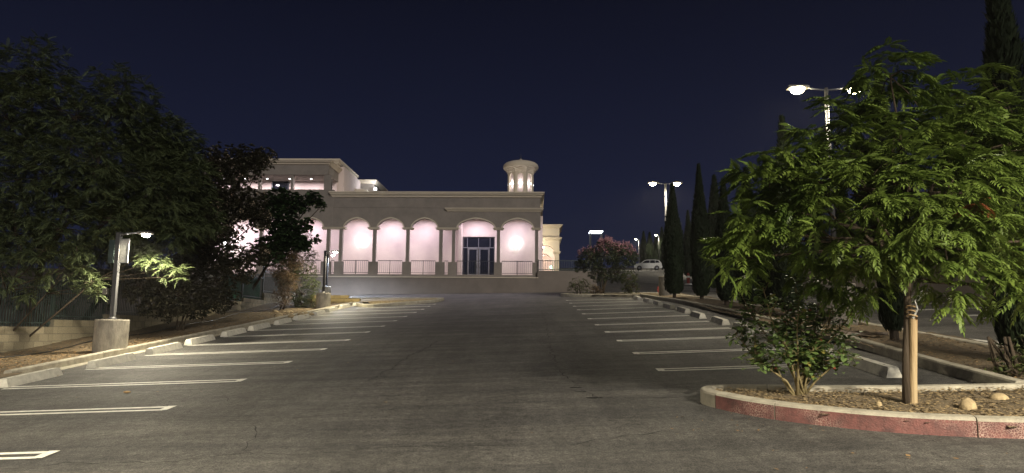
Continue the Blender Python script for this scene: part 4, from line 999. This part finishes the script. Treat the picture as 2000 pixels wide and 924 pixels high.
# --- trees beyond the left wall
TRI = [(np.array([(0, 0, 0), (l*.5, -w, .01), (l, 0, -.02), (l*.5, w, .01)]), np.array([(0, 1, 2, 3)])) for l, w in ((.10, .028), (.13, .032))]
def tree(name, bu, by, bx, lobes, n, k, templ, matn, label, cat, seed, tr=.11, shell=.5, smin=.8, smax=1.3, low=-.9, group=None, trunks=1, every=8, bark='bark', zoff=0.1):
    base = Vector((bx, by, gz(bx, by)+zoff)); T = empty(name, base, label=label, cat=cat, group=group)
    P, D, tips = rosettes(lobes, n, seed, shell, k, low=low); P = local(P, tuple(base))
    scatter('foliage', templ, P, D, nrg.uniform(smin, smax, len(P)), M[matn], T)
    cx = np.average([l[0] for l in lobes], weights=[l[3] for l in lobes]); cz = min(l[2]-l[3]*.2 for l in lobes)
    forks = []
    for q in range(trunks):
        f = Vector((cx*.5+bx*.5+rnd.uniform(-.3, .3)*(trunks > 1), by+rnd.uniform(-.2, .2), max(cz, base.z+.5)))-base
        b0 = Vector((rnd.uniform(-.15, .15)*(trunks > 1), rnd.uniform(-.1, .1)*(trunks > 1), -.15))
        MB().tube([b0, b0.lerp(f, .5)+Vector((rnd.uniform(-.06, .06), 0, 0)), f], [tr, tr*.8, tr*.6], 9).build('trunk', M[bark], T, smooth=True); forks.append(f)
    limbs(T, 'branches', (0, 0, 0), forks, [Vector(t)-base for t in tips], [tuple(Vector(l[:3])-base)+(l[3],) for l in lobes], tr, M[bark], every, .014)
    return T, P
lt = [lobe(60, 150, 20, 1.1), lobe(20, 240, 19.5, 1.4), lobe(150, 230, 20, 1.2), lobe(235, 190, 20.3, .9), lobe(90, 350, 19.3, 1.4), lobe(190, 330, 19.6, 1.2), lobe(-60, 330, 19, 1.6), lobe(30, 460, 18.9, 1.0), lobe(120, 450, 19, .9), lobe(215, 430, 19.4, .8), lobe(-70, 480, 18.5, 1.2)]
tree('feathery_tree', 8, 20.3, -14.45, lt, 2300, 7, FRs, 'ltree', 'tallest dark feathery tree at the left edge, behind the picket fence', 'tree', 21, .13, .8, .55, 1.)
lt = [lobe(40, 500, 17.9, .42), lobe(0, 530, 17.6, .45), lobe(85, 490, 17.8, .4), lobe(115, 530, 18.1, .38), lobe(65, 560, 18.2, .4)]
tree('young_feathery_tree', 0, 18.3, -14.2, lt, 95, 7, FRs, 'ltree', 'bright green low feathery tree lit by the lamp at the far left above the wall', 'tree', 22, .05, .6, .5, .85)
lt = [lobe(150, 490, 17.9, .22), lobe(165, 520, 17.8, .25), lobe(180, 552, 17.7, .22), lobe(195, 570, 17.6, .15)]
tree('young_feathery_tree', 0, 18.3, -13.9, lt, 34, 6, FRs, 'ltree', 'lit feathery sapling branch hanging over the fence left of the lamp pole', 'tree', 23, .03, .7, .5, .85)
lt = [lobe(300, 510, 18.4, .3), lobe(335, 525, 18.3, .26), lobe(355, 540, 18.2, .2), lobe(285, 495, 18.6, .25)]
tree('young_feathery_tree', 0, 18.9, -13.8, lt, 40, 6, FRs, 'ltree', 'lit feathery sapling right of the lamp pole, reaching over the wall', 'tree', 24, .03, .7, .5, .85)
lt = [lobe(290, 270, 21.5, 1.0), lobe(330, 290, 22, .9), lobe(300, 370, 21.2, 1.1), lobe(360, 350, 22, .9), lobe(240, 400, 21.5, 1.0), lobe(330, 440, 21.6, .9), lobe(260, 480, 21.6, .8), lobe(190, 500, 22, .8), lobe(380, 420, 22.5, .8)]
tree('feathery_tree', 0, 22.8, -14.6, lt, 2000, 7, FRs, 'ltree', 'dark feathery tree above the glowing left lamp, shorter than its neighbour', 'tree', 25, .12, .8, .55, 1.)
lt = [lobe(430, 330, 27, .95), lobe(480, 320, 27.5, .75), lobe(515, 312, 27.5, .45), lobe(400, 400, 26.5, 1.0), lobe(450, 395, 26.8, .85), lobe(430, 450, 26.8, .8), lobe(490, 400, 27, .6), lobe(505, 430, 27.3, .45), lobe(400, 490, 26.5, .9), lobe(460, 520, 26.8, .75), lobe(500, 500, 27.3, .5), lobe(360, 510, 26, .8)]
TB, PB = tree('crape_myrtle', 0, 27.5, -14.4, lt, 4300, 9, TRI, 'brownleaf', 'brownish crape myrtle with tan seed heads hanging over the middle of the wall', 'tree', 26, .09, .8, trunks=3)
BALL = [(np.array([(0.02, 0, 0), (-.02, 0, 0), (0, .02, 0), (0, -.02, 0), (0, 0, .02), (0, 0, -.02)])*1.1, np.array([(0, 2, 4), (2, 1, 4), (1, 3, 4), (3, 0, 4), (2, 0, 5), (1, 2, 5), (3, 1, 5), (0, 3, 5)]))]
sel = nrg.choice(len(PB), 190, replace=False); Ps = np.repeat(PB[sel], 9, 0)+nrg.normal(0, .05, (190*9, 3))
scatter('seed_heads', BALL, Ps, nrg.normal(size=Ps.shape), nrg.uniform(.6, 1.4, len(Ps)), M['seed'], TB)
lt = [lobe(545, 400, 33, .75), lobe(580, 400, 33, .5), lobe(612, 390, 33, .35), lobe(628, 402, 33, .22), lobe(555, 450, 33, .8), lobe(530, 490, 32.6, .75), lobe(575, 470, 33, .5), lobe(600, 440, 33.2, .3), lobe(615, 470, 33, .18), lobe(590, 480, 32.8, .35)]
MP = [oval(.15, .13), oval(.13, .11, .3)]
tree('dark_leafy_tree', 0, 34.5, -14.2, lt, 1700, 7, MP, 'maple', 'dark green broad leaved tree before the lit arches, above the second lamp', 'tree', 27, .09, .8)
# shrubs
def shrub(name, lobes, n, templ, matn, label, seed, group=None, extra=None, cat='shrub'):
    bx = np.mean([l[0] for l in lobes]); by = np.mean([l[1] for l in lobes]); return tree(name, 0, by, bx, lobes, n, 8, templ, matn, label, cat, seed, .03, .6, .7, 1.2, -1, group, 4, 10)
SM = [oval(.07, .035), oval(.06, .03)]
NE = [(np.array([(0, 0, 0), (.06, -.008, 0), (.13, 0, -.01), (.06, .008, 0)]), np.array([(0, 1, 2, 3)]))]
shrub('dark_shrub', [lobe(560, 540, 33.5, .55), lobe(600, 530, 34, .5), lobe(590, 575, 33.6, .55), lobe(612, 560, 34, .35), lobe(560, 500, 34, .45), lobe(605, 500, 34.4, .4), lobe(590, 470, 34.4, .45), lobe(575, 520, 33.6, .5), lobe(565, 490, 34, .5), lobe(608, 590, 33.5, .35), lobe(590, 595, 33.4, .4)], 2600, NE, 'shrub', 'green needle leaved shrub tumbling over the wall beside the second lamp drum', 31)
shrub('dry_shrub', [lobe(545, 525, 32.6, .42), lobe(562, 550, 32.4, .5), lobe(575, 510, 32.6, .4), lobe(552, 580, 32.2, .4), lobe(540, 500, 33, .35)], 1100, NE, 'dry', 'dry brown twiggy shrub spilling over the stepped wall', 32)
shrub('dark_shrub', [lobe(270, 560, 21.5, .5), lobe(310, 570, 22, .55), lobe(350, 580, 22.5, .6), lobe(390, 585, 24, .6), lobe(430, 580, 25.5, .55), lobe(420, 550, 25, .6), lobe(320, 610, 22.5, .3), lobe(380, 605, 24, .35), lobe(290, 600, 21.6, .3)], 1300, TRI, 'brownleaf', 'long dark shrub covering the wall right of the near lamp drum', 33)
shrub('dark_shrub', [lobe(40, 580, 20.8, .5), lobe(120, 580, 21.3, .55), lobe(200, 575, 22, .5), lobe(-30, 560, 20, .6)], 500, SM, 'maple', 'dim shrub behind the pickets at the far left', 34)

# --- pink crape myrtle and shrubs in the end island
mp = G(1186, 578, .1)
lt = [lobe(1150, 505, 40.9, .62), lobe(1185, 495, 41, .8), lobe(1215, 500, 41, .72), lobe(1135, 520, 41, .38), lobe(1232, 505, 41.2, .42), lobe(1170, 535, 41, .55), lobe(1205, 535, 41, .55)]
CM, PC = tree('pink_crape_myrtle', 0, 41.0, mp.x, lt, 2100, 9, [(v*.75, f) for v, f in TRI], 'myrtle', 'rounded crape myrtle with pink blossom in the end island before the retaining wall', 'tree', 41, .035, .5, trunks=6)
zt = PC[:, 2]; c_ = PC[(zt > np.percentile(zt, 52))]; w_ = (c_[:, 2]-c_[:, 2].min())/(np.ptp(c_[:, 2])); sel = nrg.choice(len(c_), 230, p=(w_**1.5)/np.sum(w_**1.5)); rn = np.repeat(c_[sel]*[1.03, 1.03, 1.0]+[0, 0, .06], 11, 0)+nrg.normal(0, .05, (230*11, 3))*[1, 1, 1.5]
scatter('blossom', [(v*1.3, f) for v, f in BALL], rn, nrg.normal(size=rn.shape), nrg.uniform(.6, 1.3, len(rn)), M['pinkfl'], CM)
shrub('low_shrub', [lobe(1128, 556, 40.4, .42), lobe(1145, 560, 40.4, .38), lobe(1118, 562, 40.5, .28)], 330, SM, 'shrub', 'small yellow green shrub left under the pink crape myrtle', 42)
shrub('low_shrub', [lobe(1230, 545, 40.3, .5), lobe(1236, 560, 40.2, .42), lobe(1222, 565, 40.2, .3)], 420, SM, 'shrub', 'small green shrub right under the pink crape myrtle', 43)
shrub('low_shrub', [lobe(1160, 566, 40.2, .25), lobe(1170, 568, 40.2, .2)], 120, SM, 'dry', 'tiny brownish shrub at the foot of the pink crape myrtle', 44)

# --- Italian cypresses
def cyp_mesh(n, h, seed):
    g = np.random.default_rng(seed); t = g.random(n)**.9; prof = lambda t: np.clip((.8+.2*np.sin(np.pi*np.clip(t*1.1+.1, 0, 1)))*np.clip((1-t)*2.1, 0, 1)**.85*np.clip(t*14+.55, 0, 1), .02, 1)
    a = g.random(n)*2*np.pi; rr = .5*prof(t)*(.86+.14*g.random(n)+.07*np.sin(a*3+t*21+seed)); z = t*h
    tv = [(np.array([(0, 0, 0), (.08, -.028, 0), (.20, 0, 0), (.08, .028, 0)]), np.array([(0, 1, 2, 3)]))]
    P = np.stack([rr*np.cos(a), rr*np.sin(a), z], 1); D = np.stack([np.cos(a)*.35+g.normal(0, .2, n), np.sin(a)*.35+g.normal(0, .2, n), np.full(n, 1.)], 1)
    o = scatter('crown', tv, P, D, g.uniform(.6, 1.3, n), M['cyp'], None, None)
    # dense inner core following the same outline
    pr = [(.5*float(prof(np.array([q]))[0])*.88, q*h) for q in lin(0.01, .985, 22)]; c = MB().lathe(pr, 14).build('core', M['cyp'], None)
    return o, c
CY = []
for s_ in range(3):
    o, c = cyp_mesh(7500, 7.0, 50+s_); CY.append((o.data, c.data)); bpy.data.objects.remove(o); bpy.data.objects.remove(c)
trunk_me = None
def cypress(x, y, wid, h, label, i, group):
    global trunk_me
    T = empty('cypress_tree', (x, y, gz(x, y)+.1), rnd.uniform(0, 6), label, 'tree', group); me, cm = CY[i % 3]
    o = link('crown', me, T); o.scale = (wid, wid*rnd.uniform(.85, 1.12), h/7.0); o.location = (0, 0, .12); o['kind'] = 'thing'
    c = link('inner_crown', cm, T); c.scale = (wid, wid, h/7.0); c.location = (0, 0, .12)
    if trunk_me is None: k = MB().tube([(0, 0, -.15), (0, 0, .6)], [.09, .07], 8).build('trunk', M['bark'], T); trunk_me = k.data
    else: link('trunk', trunk_me, T)
row = [(7.25, 10.75, .8, 7.6, 'nearest cypress of the bed, at the right edge beside the kerbed island'), (7.2, 14.5, .52, 7.0, 'very dark cypress just right of the staked trunk'),
       (7.35, 20.6, .8, 7.4, 'cypress just left of the nearest tall lamp drum'), (7.3, 22.0, .75, 6.6, 'bushy cypress second from the nearest tall lamp'), (7.25, 23.9, .85, 7.5, 'dull green cypress in the middle of the row behind the rose bush'),
       (7.2, 26.6, .72, 7.2, 'cypress at the left end of the dense dark clump'), (7.35, 31.0, .86, 7.6, 'right one of the two black cypresses standing apart'), (6.9, 34.6, .92, 6.9, 'left one of the two black cypresses, right beside the twin headed lamp')]
tops = [-40, 150, 248, 330, 345, 365, 335, 372]
row = [(x, y, w, PY(1000+x/y*1400, tv, y).z-gz(x, y), lab) for (x, y, w, h, lab), tv in zip(row, tops)]
for i, (x, y, w, h, lab) in enumerate(row): cypress(x, y, w, h, lab, i, 'cypresses in the bed between the lots')
far = [(PY(u, 530, y).x, y) for u, y in ((1400, 44), (1395, 56), (1346, 74), (1355, 90), (1303, 110), (1294, 126), (1283, 133), (1270, 128), (1258, 138))]
for i, (x, y) in enumerate(far): cypress(x, y, 1.1 if y < 100 else 1.5, rnd.uniform(6, 7.5), '%s cypress from the near end of the far row behind the white car' % ORD[i] if i < len(far)-1 else 'farthest slim cypress of the far row', i, 'cypresses of the far lot')
side = [(14.9+.02*y, y) for y in (16.5, 20.5, 25, 28.5, 32, 35.5, 39, 43)]
for i, (x, y) in enumerate(side): cypress(x+1.3, y, 1.15, rnd.uniform(6, 7.5), '%s cypress from the near end of the row behind the boundary wall' % ORD[i], i, 'cypresses behind the boundary wall')
# low leafy shrub at the foot of the right hand cypress
shrub('low_shrub', [lobe(1955, 725, 9.9, .16), lobe(1990, 735, 9.7, .22), lobe(2010, 700, 10, .3), lobe(1975, 700, 10.1, .2)], 110, SM, 'shrub', 'small leafy shrub at the foot of the right hand cypress', 45)

# ------------------------------------------------------------------ boards, posts, far things
bp = G(1672, 655, .12)
for i, (dx, dy, rz, l) in enumerate([(0, 0, .15, 1.15), (.05, .12, -.05, 1.3), (-.1, .22, .3, 1.0), (.1, -.12, .02, .95), (0, .05, .5, .7)]):
    o = MB().bev(-l/2, -.045, 0, l/2, .045, .028, .004).build('loose_board', M['board'], loc=(bp.x+dx, bp.y+dy, bp.z+.01+.029*(i if i < 3 else i-3))); o.rotation_euler = (0, 0, rz)
    tag(o, ['bottom grey board of the loose stack under the lamp drum', 'second grey board of the loose stack, longest', 'third board of the loose stack, turned slightly', 'short board lying in front of the loose stack', 'shortest board laid askew over the front one'][i], 'board', 'loose boards on the bed')
pp = G(1286, 574, .0); o = empty('red_post', pp, label='short red painted post on the kerb beside the tall lamp drum', cat='bollard')
MB().lathe([(.055, 0), (.055, .42), (.03, .45)], 12).build('shaft', M['redp'], o); MB().lathe([(.062, .3), (.07, .34), (.062, .38)], 12).build('collar', M['redp'], o); MB().box(-.09, -.03, .2, .09, .03, .26).build('valve_arm', M['redp'], o)
pp = G(1344, 566); pp = Vector((13.6, 60, gz(13.6, 60))); pp = Vector((PY(1344, 540, 60).x, 60, gz(PY(1344, 540, 60).x, 60)))
o = empty('barrier_post', pp, label='red and white post between the two black cypresses', cat='bollard')
MB().lathe([(.12, 0), (.12, .9), (.06, 1.0)], 12).build('shaft', M['redp'], o); MB().lathe([(.125, .6), (.125, .75)], 12).build('band', M['whitep'], o); MB().lathe([(.3, 0), (.26, .1)], 14).build('base', M['whitep'], o)
# canopy far beyond the myrtle, its lit edge put in as material glow
cp = PY(1165, 452, 120); zc = cp.z; o = empty('canopy', (cp.x, 120, gz(cp.x, 120)), label='distant flat canopy with a white edge glowing as if lit above the pink myrtle', cat='canopy')
zz = zc-o.location.z
MB().box(-1.1, 0, zz-.05, 1.1, 2.5, zz+.1).build('fascia', M['farroof'], o); MB().box(-1.1, .1, zz+.102, 1.1, 2.5, zz+.18).build('roof', M['roof'], o)
for x in (-.95, .95):
    for y in (.3, 2.2): MB().box(x-.08, y-.08, 0, x+.08, y+.08, zz-.05).build('post', M['black'], o)

# --- white SUV parked sideways, nose to the left
def suv(loc, rz):
    o = empty('parked_suv', loc, rz, 'white SUV parked side on in the far lot right of the pink myrtle', 'car')
    L0, W2 = 2.25, .92
    side = [(-2.25, .45), (-2.28, .72), (-2.2, .92), (-1.9, 1.02), (-1.25, 1.1), (-.6, 1.58), (-.2, 1.68), (1.1, 1.68), (1.75, 1.6), (2.12, 1.12), (2.25, 1.0), (2.27, .5), (2.2, .34)]
    def arch(cx, r=.40): return [(cx+r*math.cos(a), .34+r*math.sin(a)) for a in lin(0, math.pi, 8)]
    bot = arch(1.38)+arch(-1.42)
    prof = side+[(1.78, .26)]+bot[:9]+[(.9, .26), (-.95, .26)]+bot[9:]+[(-1.85, .28), (-2.2, .34)]
    m = MB(); n = len(prof); vs = []
    for y, k in ((-W2, 1), (W2, 1)):
        for x, z in prof: ins = .16*max(0, (z-1.05)/.6); vs.append((x, y*(1-ins/W2), z))
    fs = [tuple(range(n)), tuple(range(n, 2*n))[::-1]]+[(i, i+n, (i+1) % n+n, (i+1) % n) for i in range(n)]
    m.add(vs, [f[::-1] for f in fs]); m.build('body', M['white'], o)
    g = [(-1.1, 1.12), (-.55, 1.53), (-.2, 1.6), (1.1, 1.6), (1.68, 1.5), (1.9, 1.15)]
    for s_ in (-1, 1):
        for a, b, pts in (('w', 0, [(-1.05, 1.12), (-.52, 1.52), (-.2, 1.59), (.25, 1.6), (.25, 1.12)]), ('w', 0, [(.31, 1.12), (.31, 1.6), (1.1, 1.6), (1.1, 1.12)]), ('w', 0, [(1.16, 1.14), (1.16, 1.59), (1.62, 1.52), (1.86, 1.2)])):
            vv = [(x, s_*(W2-.16*max(0, (z-1.05)/.6)+.008), z) for x, z in pts]; q = MB(); q.add(vv, [tuple(range(len(vv)))]); q.build('window', M['glass'], o)
        MB().box(-.2, s_*(W2-.12)-.02, 1.69, 1.3, s_*(W2-.12)+.02, 1.73).build('roof_rail', M['rim'], o)
        MB().bev(-1.0, s_*(W2+.02)-.02+(.0 if s_ > 0 else -.1), 1.08, -.84, s_*(W2+.02)+(.12 if s_ > 0 else .02), 1.22, .02).build('mirror', M['white'], o)
        MB().box(.1, s_*W2-.01, .92, .26, s_*W2+.02, .95).build('door_handle', M['rim'], o)
        MB().box(-2.26, s_*.6-.2, .74, -2.18, s_*.6+.2, .86).build('headlight', M['head'], o)
        MB().box(2.16, s_*.66-.16, .95, 2.28, s_*.66+.16, 1.12).build('tail_light', M['tail'], o)
    w1 = MB(); w1.add([(-1.25, -.7, 1.13), (-1.25, .7, 1.13), (-.63, .62, 1.56), (-.63, -.62, 1.56)], [(0, 1, 2, 3)]); w1.v = [(x-.02, y, z+.02) for x, y, z in w1.v]; w1.build('windscreen', M['glass'], o)
    w1 = MB(); w1.add([(1.8, -.62, 1.56), (1.8, .62, 1.56), (2.1, .7, 1.16), (2.1, -.7, 1.16)], [(0, 1, 2, 3)]); w1.v = [(x+.02, y, z+.01) for x, y, z in w1.v]; w1.build('rear_window', M['glass'], o)
    for x in (1.38, -1.42):
        for s_ in (-1, 1):
            w = MB(); pr = [(.2, -.11), (.31, -.115), (.35, -.08), (.35, .08), (.31, .115), (.2, .11)]; w.lathe(pr, 20)
            w.v = [(a+x, c+s_*.82, b+.35) for a, b, c in w.v]; t = w.build('wheel', M['tyre'], o)
            r2 = MB().lathe([(.21, -.12), (.21, .12), (.05, .125)], 16); r2.v = [(a+x, c+s_*.82, b+.35) for a, b, c in r2.v]; r2.build('rim', M['rim'], t)
    return o
sp_ = PY(1266, 532, 118); suv((sp_.x, 118, gz(sp_.x, 118)), R(-8))
print('objects', len(bpy.data.objects), 'tris', sum(len(o.data.polygons) for o in bpy.data.objects if o.type == 'MESH'))
print('suv z', gz(sp_.x, 118), sp_.z)

# ------------------------------------------------------------------ thin haze added to imitate lens glow round the lamps
hz = bpy.data.materials.new('glow_haze'); hz.use_nodes = True; N = hz.node_tree.nodes; N.clear()
vo = N.new('ShaderNodeVolumePrincipled'); vo.inputs['Density'].default_value = .0004; vo.inputs['Color'].default_value = (.9, .9, .92, 1); vo.inputs['Anisotropy'].default_value = .5
out = N.new('ShaderNodeOutputMaterial'); hz.node_tree.links.new(vo.outputs[0], out.inputs['Volume'])
tag(MB().box(-60, -20, -12, 60, 180, 30).build('haze', hz, kind='stuff'), 'thin haze added for the lens glow round the lamps', 'haze')
